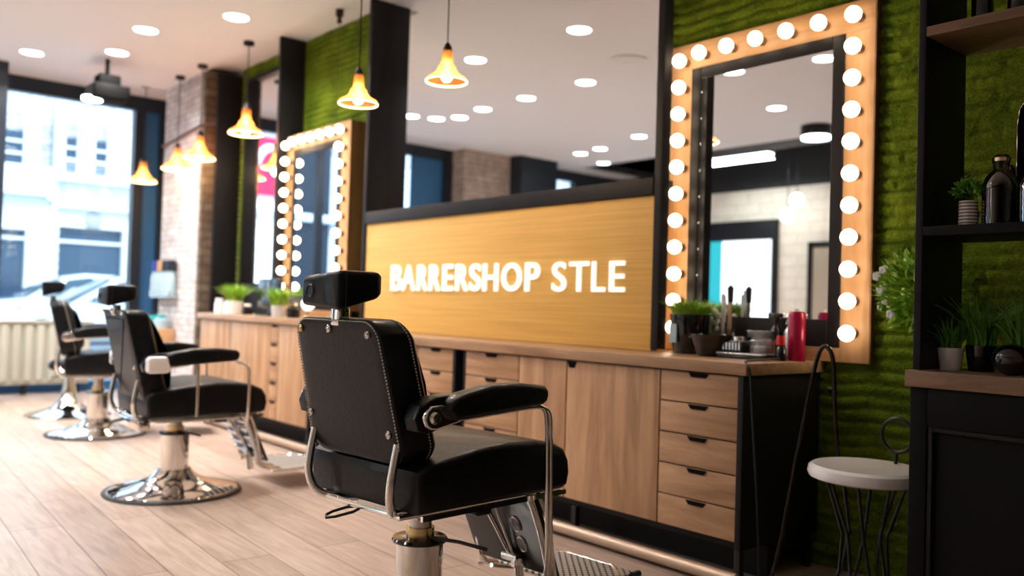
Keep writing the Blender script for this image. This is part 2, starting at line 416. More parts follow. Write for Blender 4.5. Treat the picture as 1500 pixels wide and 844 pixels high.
# window wall: header, sill zone, posts
struct('wall_window_header', G().box(XW-.06, XW+.06, -4.5, YB, 3.16, ZC+.1), 'navy', smooth=False)
struct('wall_window_foot', G().box(XW-.06, XW+.06, -4.5, YB, 0, .10), 'blue_panel', smooth=False)
for i, (a, b) in enumerate(((3.09, 3.20), (3.37, YB), (1.66, 1.80), (.08, .2), (-.86, -.714), (-2.62, -2.50), (-4.5, -3.4))):
    struct('trim_%d' % (i+5), G().box(XW-.07, XW+.07, a, b, .1, 3.16), 'navy', smooth=False)
struct('trim_12', G().box(-9.40, -9.32, 1.56, 1.652, 0, ZC+.1), 'navy', smooth=False)
for i, (a, b) in enumerate(((1.80, 3.09), (.2, 1.66), (-.714+.54, .08), (-3.4, -2.62))):
    struct('window_%d' % (i+1), G().box(XW-.005, XW+.005, a, b, .1, 3.16), 'glass', smooth=False)
struct('wall_blue', G().box(XW-.02, XW+.02, 3.20, 3.37, .1, 3.16), 'blue_panel', smooth=False)
struct('wall_blue_wide', G().box(XW-.02, XW+.02, -.714, -.174, .1, 3.16), 'blue_panel', smooth=False)
struct('wall_pier_brown', G().box(XW-.05, XW+.35, -1.73, -.86, 0, ZC+.1), 'beige_brick', smooth=False)
struct('wall_dark', G().box(XW-.05, XW+.6, -2.47, -1.73, 0, ZC+.1), 'navy', smooth=False)
struct('trim_13', G().box(XW+.07, XW+.3, -2.62, -2.47, 0, ZC+.1), 'orange_wood', smooth=False)

# fixed black fins that divide the stations
def fin(x0, x1, y0, z0, z1, label, y1=YB-.035):
    return tag(G().box(x0, x1, y0, y1, z0, z1).build('partition_fin', 'black_panel', bevel=.003), label, 'partition', 'black partition fins')
fin(-8.11, -8.07, 3.18, .925, 3.2, 'black partition fin beside the whitewashed brick pier')
fin(-6.82, -6.78, 3.19, .925, 3.265, 'black partition fin left of the far lit wooden mirror')
fin(-5.37, -5.33, 3.19, .87, 3.265, 'black partition fin at the left end of the gold sign')
fin(-2.70, -2.655, 3.19, .87, 3.265, 'black partition fin between the gold sign and the near lit mirror', 3.25)

# ================================================================== STREET
struct('street', G().box(-40, XW-.2, -30, 45, -.12, -.02), 'asphalt', smooth=False)
def facade():
    r = empty('street_building', (-24, 6, 0), 'pale stone building with shop openings across the street', 'building')
    X = 0.0
    def b(y0, y1, z0, z1, x0=0., x1=.4): return G().box(x0, x1-.4+.0, y0-6, y1-6, z0, z1)
    G().box(-6, -.3, -26, 24, 0, 12).build('wall', 'stone', r, smooth=False)
    # white rendered bays with openings left dark behind them
    g = G()
    for y0, y1, z0, z1 in ((-20, 4.05, 0, 5.4), (5.3, 8.3, 0, 5.4), (8.3, 24, 0, 5.4), (4.05, 5.3, 2.7, 3.9), (4.05, 4.2, 0, 5.4)):
        pass
    g.box(-.3, 0, -20-6, 4.15-6, 0, 5.5); g.box(-.3, 0, 4.78-6, 5.5-6, 0, 4.2); g.box(-.3, 0, 7.05-6, 24-6, 0, 5.4)
    g.box(-.3, 0, 4.15-6, 4.78-6, 2.6, 4.2); g.box(-.3, 0, 5.5-6, 7.05-6, 2.75, 4.1); g.box(-.3, 0, 4.15-6, 4.78-6, 0, .5); g.box(-.3, 0, 5.5-6, 7.05-6, 0, .5)
    g.box(-.3, 0, 4.15-6, 4.22-6, 4.2, 5.6); g.box(-.3, 0, 4.66-6, 5.0-6, 4.2, 5.5); g.box(-.3, 0, 5.35-6, 5.58-6, 4.1, 5.5)
    g.box(-.3, 0, 5.88-6, 6.28-6, 4.1, 5.5); g.box(-.3, 0, 6.6-6, 7.05-6, 4.1, 5.5)
    g.build('rendered_front', 'render', r, smooth=False)
    for y0, y1 in ((4.22, 4.66), (5.58, 5.88), (6.28, 6.6)):
        w = G().box(-.28, -.2, y0-6, y1-6, 4.2, 5.05).build('window', 'facade_dark', r, smooth=False)
        f = G()
        for z in (4.45, 4.75): f.box(-.19, -.15, y0-6, y1-6, z, z+.07)
        f.build('glazing_bar', 'render', w, smooth=False)
    for y0, y1 in ((4.15, 4.78), (5.5, 7.05)):
        w = G().box(-.28, -.2, y0-6, y1-6, .5, 2.68).build('shop_window', 'facade_dark', r, smooth=False)
        G().box(-.19, -.12, y0-6, y1-6, 2.35, 2.42).build('transom', 'render', w, smooth=False)
    G().box(0, .35, -26, 5.4-6, 3.42, 3.66).build('cornice', 'render', r, bevel=.04)
    G().box(0, .2, 5.4-6, 18, 3.2, 3.32).build('cornice', 'render', r, bevel=.03)
    bal = G().box(0, .6, 5.4-6, 7.2-6, 3.86, 3.95)
    bal.tube([(.55, 5.4-6, 4.35), (.55, 7.2-6, 4.35)], .02)
    for k in range(19): bal.tube([(.55, 5.4-6+k*.1, 3.9), (.55, 5.4-6+k*.1, 4.35)], .012, 5)
    bal.build('balcony', 'render', r)
    G().box(.0, .12, 5.3-6, 5.42-6, 0, 6).build('drainpipe', 'silver', r, smooth=False)
    G().lathe([(.01, 0), (.22, .01), (.22, .05), (.18, .07)], (0, 6.3-6, 2.95), 20, 'x').build('crest', 'grey', r)
facade()
# street sign panels that the far mirror picks up
p = empty('street_billboard', (-23.97, -4.1, 0), 'red and white billboard across the street seen in the tall far mirror', 'billboard')
tag(G().box(-23.97, -23.8, -6.42, -5.35, .3, 7).build('dark_shopfront', 'navy', smooth=False), 'dark tall shopfront across the street seen in the far bulb mirror', 'shopfront')
def car(loc, label):
    r = empty('parked_car', loc, label, 'car', 'parked cars outside the window')
    # side profile in (y,z); front of the car towards -y
    body = [(-1.05, .28), (-1.1, .50), (-1.0, .68), (-.55, .80), (0, .88), (1.0, .92), (2.3, .92), (2.95, .86), (3.02, .55), (2.95, .28)]
    G().slab(body, -.86, .86, .12, lambda u, v, a: (a, u, v)).build('body', 'car', r)
    cab = [(-.02, .86), (.72, 1.33), (1.15, 1.42), (1.85, 1.40), (2.45, 1.2), (2.85, .88)]
    cb = G().slab(cab, -.72, .72, .13, lambda u, v, a: (a*(1-.12*(v-.86)/.5), u, v)).build('cabin', 'car', r)
    for s_ in (-1, 1):
        q = [(.30, .93), (.80, 1.28), (1.15, 1.34), (1.28, 1.34), (1.28, .93)]
        G().slab(q, .715, .735, .004, lambda u, v, a: (s_*a*(1-.12*(v-.86)/.5), u, v)).build('side_window', 'car_glass', cb)
        q = [(1.36, .93), (1.36, 1.34), (1.85, 1.31), (2.3, 1.16), (2.45, .95)]
        G().slab(q, .715, .735, .004, lambda u, v, a: (s_*a*(1-.12*(v-.86)/.5), u, v)).build('side_window', 'car_glass', cb)
        G().sphere((s_*.9, .45, .98), .1, 12, 8, (.9, .6, .7)).build('wing_mirror', 'car', r)
        for y in (-.45, 2.25):
            w = G().lathe([(.01, -.1), (.24, -.1), (.31, -.08), (.32, 0), (.31, .08), (.24, .1), (.01, .1)], (s_*.78, y, .32), 24, 'x').build('wheel', 'tyre', r)
            G().lathe([(.01, -.02), (.17, -.02), (.19, 0), (.01, .02)], (s_*.88, y, .32), 16, 'x').build('hub_cap', 'silver', w)
    wsc = [(.05, .90), (.70, 1.29), (.69, 1.315), (.02, .925)]
    G().slab(wsc, -.6, .6, .01, lambda u, v, a: (a, u-.02, v+.02)).build('windscreen', 'car_glass', cb)
    G().lathe([(.01, 0), (.09, .01), (.07, .05), (.01, .06)], (.55, -1.1, .6), 12, 'y').build('headlight', 'white_plastic', r)
    return r
car((-17, 3.95, 0), 'silver car at the kerb behind the radiator, its side window nearest the blue panel')
c2 = copy_tree(bpy.data.objects['parked_car']); c2.location = (-20.2, 3.9, .06)
c2['label'] = 'pale car parked farther back, its roof showing over the nearer car'
# billboard across the street
bx = p
G().box(0, .1, -1.0, 1.0, 1.2, 3.95).build('white_panel', 'screen', bx, smooth=False)
G().box(0, .1, -1.0, 1.0, 4.1, 5.8).build('red_panel', 'sign_red', bx, smooth=False)
G().tube([(.12, -.65, 5.3), (.12, -.1, 5.55), (.12, .25, 5.2), (.12, .5, 4.2)], .12, smooth=2).build('emblem', 'petal', bx)
for y in (-.9, .9): G().box(.02, .08, y-.06, y+.06, 0, 1.2).build('post', 'navy', bx, smooth=False)
for y, z, t in ((-.6, 3.4, .07), (-.45, 3.4, .07), (-.1, 3.4, .06), (.4, 3.4, .06)): G().box(.1, .11, y, y+.09, z, z+.16).build('printed_mark', 'blue_cap', bx, smooth=False)
G().box(.1, .11, .35, .8, 1.5, 2.3).build('printed_mark', 'grey', bx, smooth=False)

# radiator
r = empty('radiator', (XW+.28, 2.1, .0), 'cream ribbed radiator standing under the street window', 'radiator')
g = G().box(-.05, .0, -1.45, .55, .1, .745)
g.build('back_panel', 'radiator', r, bevel=.01)
g = G()
for k in range(18):
    y = -1.4+k*.11; g.box(.0, .04, y, y+.07, .14, .72)
g.build('fins', 'radiator', r, bevel=.012)
G().box(-.07, .05, -1.47, .57, .735, .765).build('top_grille', 'radiator', r, bevel=.008)
for y in (-1.0, -.1, .4): G().box(-.04, .02, y, y+.05, 0, .1).build('foot', 'black_metal', r, smooth=False)

# projector on the ceiling by the window
r = empty('projector', (-8.5, 2.30, 2.92), 'dark projector hung from the ceiling before the street window', 'projector')
G().box(-.15, .15, -.15, .17, -.09, .05).build('body', 'matt_black', r, bevel=.02)
G().box(-.09, .09, -.09, .10, .05, .15).build('housing', 'matt_black', r, bevel=.015)
G().tube([(0, 0, .1), (0, 0, .3)], .02).build('mount', 'black_metal', r)
G().tube([(-.05, -.06, .05), (-.07, -.02, .15), (.05, .04, .13), (.08, .05, .05)], .008, smooth=2).build('cable', 'black_rubber', r)
G().lathe([(.001, 0), (.085, 0), (.085, .03), (.001, .03)], (0, -.12, -.10), 24).build('lamp_disc', 'led', r)

# ================================================================== CEILING LAMPS
DL = [((-8.78, 1.73), 'round recessed ceiling light nearest the left picture edge'),
      ((-8.19, 2.29), 'round recessed ceiling light above and right of the projector'),
      ((-7.32, 2.26), 'round recessed ceiling light, middle of the three along the visible ceiling run'),
      ((-6.46, 2.66), 'large round recessed ceiling light above the pendant by the far mirror'),
      ((-4.78, 1.99), 'recessed light reflected highest in the big mirror over the sign'),
      ((-6.02, 2.04), 'recessed light reflected just right of the near amber pendant'),
      ((-5.84, .84), 'recessed light reflected below the highest one in the big mirror'),
      ((-6.73, .81), 'recessed light reflected near the centre of the big mirror'),
      ((-7.46, .80), 'recessed light reflected right of the cluster under the near pendant'),
      ((-8.36, 1.14), 'recessed light reflected highest in the cluster under the near pendant'),
      ((-8.25, .86), 'recessed light reflected lowest in the cluster under the near pendant'),
      ((-7.99, .72), 'recessed light reflected third in the cluster under the near pendant'),
      ((-8.85, 1.03), 'recessed light reflected at the left edge of the big mirror'),
      ((-7.16, -1.45), 'recessed light reflected at the right edge of the big mirror'),
      ((-8.10, -1.74), 'recessed light reflected right one of the low pair in the big mirror'),
      ((-8.56, -1.83), 'recessed light reflected left one of the low pair in the big mirror'),
      ((-8.85, -2.60), 'recessed light reflected lowest in the big mirror by its beam'),
      ((-4.61, .28), 'recessed light reflected at the top of the bulb-framed near mirror'),
      ((-5.10, -1.18), 'recessed light reflected mid-way down the ceiling in the near mirror'),
      ((-3.83, .10), 'recessed light reflected at the top right corner of the near mirror')]
EXTRA = [(-3.2, -1.6)]
first = None
def area(name, loc, size, power, col=(1, .96, .92), rot=(0, 0, 0), shape='DISK', sy=None, spread=None):
    l = bpy.data.lights.new(name, 'AREA'); l.shape = shape; l.size = size; l.energy = power; l.color = col
    if sy: l.size_y = sy
    l.spread = spread or math.radians(165)
    o = bpy.data.objects.new(name, l); COL.objects.link(o); o.location = loc; o.rotation_euler = rot
    return o
PW = 15.5
for i, ((x, y), lab) in enumerate(DL):
    if first is None:
        first = empty('recessed_light', (x, y, ZC), lab, 'ceiling light', 'round recessed ceiling lights')
        G().lathe([(.088, .0), (.10, -.006), (.108, -.003), (.108, .002)], n=32, cap=False).build('trim_ring', 'white_plastic', first)
        G().lathe([(.001, -.004), (.09, -.004), (.09, -.001)], n=32).build('diffuser', 'led', first)
        r = first
    else:
        r = copy_tree(first); r['label'] = lab
    r.location = (x, y, ZC)
    area('light_source', (x, y, ZC-.02), .17, PW, spread=math.radians(140))
for x, y in EXTRA: area('light_source', (x, y, ZC-.02), .17, PW, spread=math.radians(140))
r = empty('ceiling_vent', (-5.05, 1.12, ZC), 'faint round ceiling vent reflected near the right of the big mirror', 'vent')
G().lathe([(.16, 0), (.17, -.012), (.15, -.014), (.12, -.004), (.11, -.012), (.07, -.012), (.06, -.003), (.001, -.003)], n=32).build('cover', 'ceiling', r)
r = empty('drum_light', (-5.25, -2.23, ZC), 'dark drum ceiling lamp with white face reflected at right of near mirror', 'ceiling light')
G().lathe([(.001, 0), (.17, 0), (.17, -.12), (.001, -.12)], n=32).build('drum', 'black_metal', r)
G().lathe([(.001, -.121), (.16, -.121), (.16, -.15), (.001, -.155)], n=32).build('diffuser', 'tube_light', r)
r = empty('linear_light', (-7.25, -3.6, 3.28), 'long white tube light reflected across the dark ceiling in near mirror', 'ceiling light')
G().box(-.62, .55, -.09, .09, 0, .05).build('housing', 'duct', r, bevel=.01)
G().box(-.6, .53, -.075, .075, -.03, .0).build('diffuser', 'tube_light', r, bevel=.01)
for x in (-.4, .4): G().tube([(x, 0, .05), (x, 0, .92)], .006, 6).build('hanger', 'duct', r)
for x, y, z, lab in ((-6.55, -4.0, 2.65, 'upper of two white globe lamps reflected in the near mirror'), (-6.69, -4.0, 2.44, 'lower of two white globe lamps reflected in the near mirror')):
    r = empty('globe_lamp', (x, y, z), lab, 'lamp', 'white globe lamps at the far wall')
    G().sphere((0, 0, 0), .095).build('globe', 'globe', r); G().tube([(0, 0, .09), (0, 0, 4.2-z)], .006, 6).build('cord', 'black_rubber', r)
# ducts in the open ceiling
for i, (y, z, rr, lab) in enumerate(((-3.15, 3.75, .14, 'thick grey duct under the dark open ceiling, nearer the white ceiling'), (-4.15, 3.5, .09, 'thin grey duct along the top of the cream block wall'))):
    tag(G().tube([(-9, y, z), (-2, y+.3, z), (3, y+.3, z)], rr, 16).build('ceiling_duct', 'duct'), lab, 'duct', 'grey ceiling ducts')
# display case on the far wall, door
r = empty('display_window', (-7.35, -4.48, 0), 'dark framed lit white display reflected low in the near mirror', 'display')
fr = G(); fr.box(-.98, .22, -.02, .08, 0, 2.46)
fr.build('surround', 'black_panel', r, bevel=.005)
G().box(-.70, .16, .085, .10, .25, 2.16).build('lit_panel', 'screen', r, smooth=False)
G().box(-.92, -.72, .085, .10, .25, 2.16).build('side_panel', 'screen_teal', r, smooth=False)
tag(G().box(-6.55, -5.75, -4.49, -4.44, 0, 2.03).build('door_1', 'tan_cloth', bevel=.005), kind='structure')
tag(G().box(-6.62, -6.55, -4.49, -4.42, 0, 2.1).box(-5.75, -5.68, -4.49, -4.42, 0, 2.1).box(-6.62, -5.68, -4.49, -4.42, 2.03, 2.1).build('trim_20', 'black_panel'), kind='structure')

# ================================================================== PENDANTS
def pendant():
    r = empty('pendant_lamp', (0, 0, 0), 'x', 'pendant lamp', 'amber glass pendant lamps')
    # origin = centre of shade rim; local z up to the canopy
    prof = [(.140, 0), (.141, .012), (.128, .026), (.096, .044), (.072, .064), (.062, .084), (.059, .10), (.044, .112), (.038, .14), (.036, .18), (.033, .212)]
    inner = [(a-.004, b-.002) for a, b in reversed(prof)]
    g = G(); rs = []
    g.lathe(prof+inner, n=36, cap=False); sh = g.build('shade', 'amber', r)
    G().tube([(.139*math.cos(2*PI*k/36), .139*math.sin(2*PI*k/36), 0) for k in range(36)], .005, 8, True).build('rim', 'pendant_rim', sh)
    G().lathe([(.001, -.004), (.02, .0), (.036, .018), (.042, .040), (.036, .064), (.024, .085), (.02, .14), (.001, .142)], n=20).build('bulb', 'pendant_bulb', r)
    G().lathe([(.001, .205), (.033, .205), (.030, .235), (.012, .262), (.001, .262)], n=20).build('socket_cap', 'black_metal', r)
    return r
PD = [((-3.319, 2.4, 2.108), 'nearest amber pendant lamp, hanging before the big mirror'),
      ((-3.70, 2.15, 2.018), 'amber pendant lamp hanging before the far moss wall, left of the big mirror'),
      ((-6.994, 3.0, 2.44), 'amber pendant lamp hanging before the tall far mirror'),
      ((-8.02, 3.0, 2.346), 'amber pendant lamp hanging at the right edge of the brick pier'),
      ((-8.60, 3.0, 2.303), 'amber pendant lamp hanging at the middle of the brick pier'),
      ((-9.62, 3.0, 2.275), 'farthest amber pendant lamp, hanging before the blue panel')]
pp = None
for (x, y, z), lab in PD:
    r = pendant() if pp is None else copy_tree(pp)
    r['label'] = lab; r.location = (x, y, z)
    sc_ = .70 if x > -3.5 else (.68 if x > -4 else 1.0); r.scale = (sc_, sc_, sc_)
    if pp is None: pp = r
    top = ((ZC if x > -9.3 else ZC+.1)-z)/sc_
    pend_cord = G().tube([(0, 0, .26), (0, 0, top-.02)], .0045, 6).build('cord', 'black_rubber', r)
    G().lathe([(.001, 0), (.045, 0), (.045, -.03), (.001, -.032)], (0, 0, top), 20).build('canopy', 'black_metal', r)
    l = bpy.data.lights.new('pendant_glow', 'POINT'); l.energy = 6; l.color = (1, .7, .4); l.shadow_soft_size = .04
    lo = bpy.data.objects.new('pendant_glow', l); COL.objects.link(lo); lo.location = (x, y, z-.03)
# small capless fixture beyond
r = empty('ceiling_hook', (-5.86, 3.22, ZC+.05), 'small black ceiling cord grip above the far moss wall', 'cord grip')
G().lathe([(.001, 0), (.03, 0), (.03, -.05), (.014, -.06), (.02, -.1), (.001, -.105)], n=16).build('grip', 'black_metal', r)
G().tube([(0, 0, -.1), (0, 0, -.9)], .002, 5).build('cord', 'black_rubber', r)

# ================================================================== CENTRAL UNIT
tag(G().box(-5.33, -2.80, 3.35, YB-.035, 1.60, 3.265).build('big_mirror', 'mirror', smooth=False), 'large frameless mirror above the gold sign reflecting the ceiling lights', 'mirror')
tag(G().box(-5.328, -2.702, 3.185, 3.335, 1.606, 1.69).build('sign_beam', 'black_panel', bevel=.003), 'black horizontal beam between the gold sign and the big mirror', 'beam')
r = empty('shop_sign', (-4.0, 3.2, .862), 'gold sign board with white barbershop lettering standing on the worktop', 'sign')
G().box(-1.325, 1.297, 0, .06, 0, .743).build('board', 'sign', r, bevel=.002)
LET = [('B', 48, 110), ('A', 113, 192), ('R', 207, 267), ('R', 280, 345), ('E', 362, 422), ('R', 442, 515), ('S', 525, 592), ('H', 608, 697), ('O', 722, 840), ('P', 865, 950), ('S', 1030, 1112), ('T', 1135, 1250), ('L', 1272, 1350), ('E', 1380, 1470)]
LX = [-4.971, -4.847, -4.841, -4.69, -4.661, -4.551, -4.527, -4.412, -4.383, -4.28, -4.247, -4.127, -4.111, -4.006, -3.981, -3.847, -3.81, -3.642, -3.607, -3.492, -3.388, -3.285, -3.257, -3.119, -3.093, -3.004, -2.971, -2.872]
dg = None
for i, (ch, a, b) in enumerate(LET):
    x0, x1 = LX[2*i], LX[2*i+1]
    cu = bpy.data.curves.new('letter_curve', 'FONT'); cu.body = ch; cu.size = 1; cu.extrude = .004; cu.offset = .013 if i < 10 else .004; cu.resolution_u = 6
    t = bpy.data.objects.new('tmp', cu); COL.objects.link(t)
    dg = bpy.context.evaluated_depsgraph_get(); dg.update()
    me = bpy.data.meshes.new_from_object(t.evaluated_get(dg)); bpy.data.objects.remove(t)
    xs = [v.co.x for v in me.vertices]; ys = [v.co.y for v in me.vertices]
    mx, Mx, my, My = min(xs), max(xs), min(ys), max(ys)
    z0 = 1.138+(i/13)*.004; z1 = 1.307-(i/13)*.013
    for v in me.vertices:
        u = (v.co.x-mx)/(Mx-mx); w = (v.co.y-my)/(My-my); d = v.co.z
        v.co = (x0+u*(x1-x0)+4.0, -.010+(-d)*1.5, z0+w*(z1-z0)-.862)
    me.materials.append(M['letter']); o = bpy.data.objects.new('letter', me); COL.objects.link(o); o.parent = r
    tag(o, 'raised white letter %s' % ch)

# ================================================================== MIRRORS WITH BULBS
def lit_mirror(loc, label, deep=.05):
    r = empty('bulb_mirror', loc, label, 'mirror', 'wooden mirrors framed with bulbs')
    W, Z0, Z1 = 1.05, .862, 2.365; b = .128; y0 = 0; y1 = deep
    z1 = Z1-.0
    G().box(-W/2, -W/2+b, 0, .05, Z0, Z1-b).build('side_board', 'frame_wood', r, bevel=.002)
    G().box(W/2-b, W/2, 0, .05, Z0, Z1-b).build('side_board', 'frame_wood', r, bevel=.002)
    G().box(-W/2, W/2, 0, .05, Z1-b, Z1).build('top_board', 'frame_wood_x', r, bevel=.002)
    G().box(-W/2+b, W/2-b, .0, .05, Z0, Z0+.06).build('bottom_board', 'frame_wood_x', r, bevel=.002)
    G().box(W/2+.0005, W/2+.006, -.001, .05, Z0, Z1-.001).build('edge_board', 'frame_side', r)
    i0 = W/2-b; t = .055; zt = Z1-b
    g = G().box(-i0, -i0+t, -.004, .03, Z0+.06, zt).box(i0-t, i0, -.004, .03, Z0+.06, zt).box(-i0+t, i0-t, -.004, .03, zt-t, zt).box(-i0+t, i0-t, -.004, .03, Z0+.06, Z0+.06+t+.06)
    g.build('inner_frame', 'black_panel', r, bevel=.003)
    G().box(-i0+t, i0-t, .001, .028, Z0+.06+t+.06, zt-t).build('glass', 'mirror', r, smooth=False)
    pos = [(W/2-.063, Z1-.076-.1305*k) for k in range(11)]+[(-W/2+.096, Z1-.094-.1295*k) for k in range(11)]+[(W/2-.063-.155*k, Z1-.076) for k in range(1, 6)]
    bm_ = None
    for x, z in pos:
        if bm_ is None:
            so = G().lathe([(.001, 0), (.02, 0), (.0175, -.036), (.001, -.036)], n=14, axis='y').build('bulb_socket', 'socket', r)
            bu = G().sphere((0, -.063, 0), .0330, 18, 12).build('bulb', 'bulb', so); bm_ = so
        else: so = copy_tree(bm_, r)
        so.location = (x, 0, z)
    return r
near = lit_mirror((-2.245, 3.385, 0), 'near wooden mirror framed with glowing round bulbs beside the black shelf unit')
far_ = copy_tree(near); far_.location = (-6.255, 3.275, .06); far_['label'] = 'far wooden mirror framed with glowing round bulbs behind the headrest'
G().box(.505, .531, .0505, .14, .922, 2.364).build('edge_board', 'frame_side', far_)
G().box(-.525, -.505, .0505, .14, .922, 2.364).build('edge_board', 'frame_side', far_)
def glow(x0, x1, z0, z1, y, p):
    pass
# tall station mirror
r = empty('tall_mirror', (-7.46, 3.38, 0), 'tall dark-framed mirror between the two far black fins', 'mirror')
G().box(-.46, -.42, 0, .03, .93, 3.14).box(.44, .50, 0, .03, .93, 3.14).box(-.42, .44, 0, .03, .93, 1.2).box(-.42, .44, 0, .03, 3.10, 3.14).build('frame', 'black_panel', r, bevel=.004)
G().box(-.42, .44, .002, .025, 1.2, 3.10).build('glass', 'mirror', r, smooth=False)

# ================================================================== CABINETS
YC = 2.865
def notch(parent, x, z, w=.10, h=.018):
    poly = [(-w/2, 0), (w/2, 0), (w/2-.014, -h), (-w/2+.014, -h)]
    G().slab(poly, -.004, .006, .001, lambda u, v, a: (x+u, a, z+v)).build('handle_recess', 'matt_black', parent)
def drawers(root, x0, x1, ztop, zbot, n=5):
    h = (ztop-zbot)/n
    for k in range(n):
        z1 = ztop-k*h; d = G().box(x0+.003, x1-.003, 0, .02, z1-h+.003, z1-.003).build('drawer', 'wood_x', root, bevel=.0015)
        d.data.transform(Matrix.Translation((0, 0, 0)))
        notch(d, (x0+x1)/2, z1-.004)
def cabinet(name, x0, x1, ztop, label, fronts, legs=True, side=False):
    r = empty(name, (x0, YC, 0), label, 'cabinet', 'oak-fronted counter cabinets'); L = x1-x0
    D = YB-.04-YC
    g = G().box(0, .018, .004, D, .14, ztop).box(L-.026, L, -.012, D, .14, ztop).box(.018, L-.026, .022, D, .14, .165).box(.018, L-.026, D-.012, D, .165, ztop).box(.018, L-.026, .022, D, ztop-.012, ztop)
    g.build('carcass', 'black_panel', r, bevel=.0015)
    G().box(.018, L-.026, .021, .03, .165, ztop-.012).build('inner_front', 'black_panel', r, smooth=False)
    for kind, a, b, *rest in fronts:
        if kind == 'drawers': drawers(r, a-x0, b-x0, ztop-.003, .165)
        else:
            d = G().box(a-x0+.003, b-x0-.003, 0, .02, .168, ztop-.006).build('door', 'wood_z', r, bevel=.0015)
            if rest: notch(d, rest[0]-x0, ztop-.007, .06, .03)
    for x in (.03, L-.03, L*.5):
        for y in (.02, D-.04):
            G().box(x-.022 if x < L-.04 else x+.004, x+.004 if x < L-.04 else x+.03, y-.03, y, 0, .14).build('leg', 'black_metal', r, bevel=.002)
    return r
cabinet('counter_cabinet', -3.73, -1.945, .812, 'nearest oak-fronted black cabinet with five drawers at its right end',
        [('drawers', -2.362, -1.968), ('door', -2.925, -2.364, -2.892), ('door', -3.268, -2.927), ('drawers', -3.705, -3.27)])
cabinet('counter_cabinet', -5.42, -3.78, .812, 'middle oak-fronted black cabinet under the left half of the gold sign',
        [('drawers', -4.16, -3.80), ('door', -4.78, -4.162, -4.74), ('door', -5.40, -4.782)])
cabinet('counter_cabinet', -7.50, -5.44, .872, 'farthest and tallest oak-fronted cabinet beside the brick pier',
        [('door', -5.96, -5.46), ('drawers', -6.10, -5.965), ('door', -6.842, -6.104), ('door', -7.48, -6.845)])
def top(name, x0, x1, z0, z1, label):
    tag(G().box(x0, x1, YC-.018, YB-.035, z0, z1).build(name, 'wood_top', bevel=.002), label, 'worktop', 'oak worktops')
top('worktop', -5.42, -1.931, .813, .86, 'long oak worktop carrying the gold sign and barber tools')
top('worktop', -7.52, -5.424, .873, .92, 'higher far oak worktop with plants below the tall mirror')
tag(G().tube([(-7.5, 2.83, .036), (-1.94, 2.83, .036)], .026, 14).build('foot_rail', mat('rail_copper', (.50, .36, .26), .35, .3)), 'copper-toned foot rail running low along the cabinets', 'rail')
r = tag(G().box(-7.5, -1.95, 3.05, 3.10, 0, .13).build('plinth_board', 'black_panel'), 'black plinth board set back under the cabinets', 'plinth')

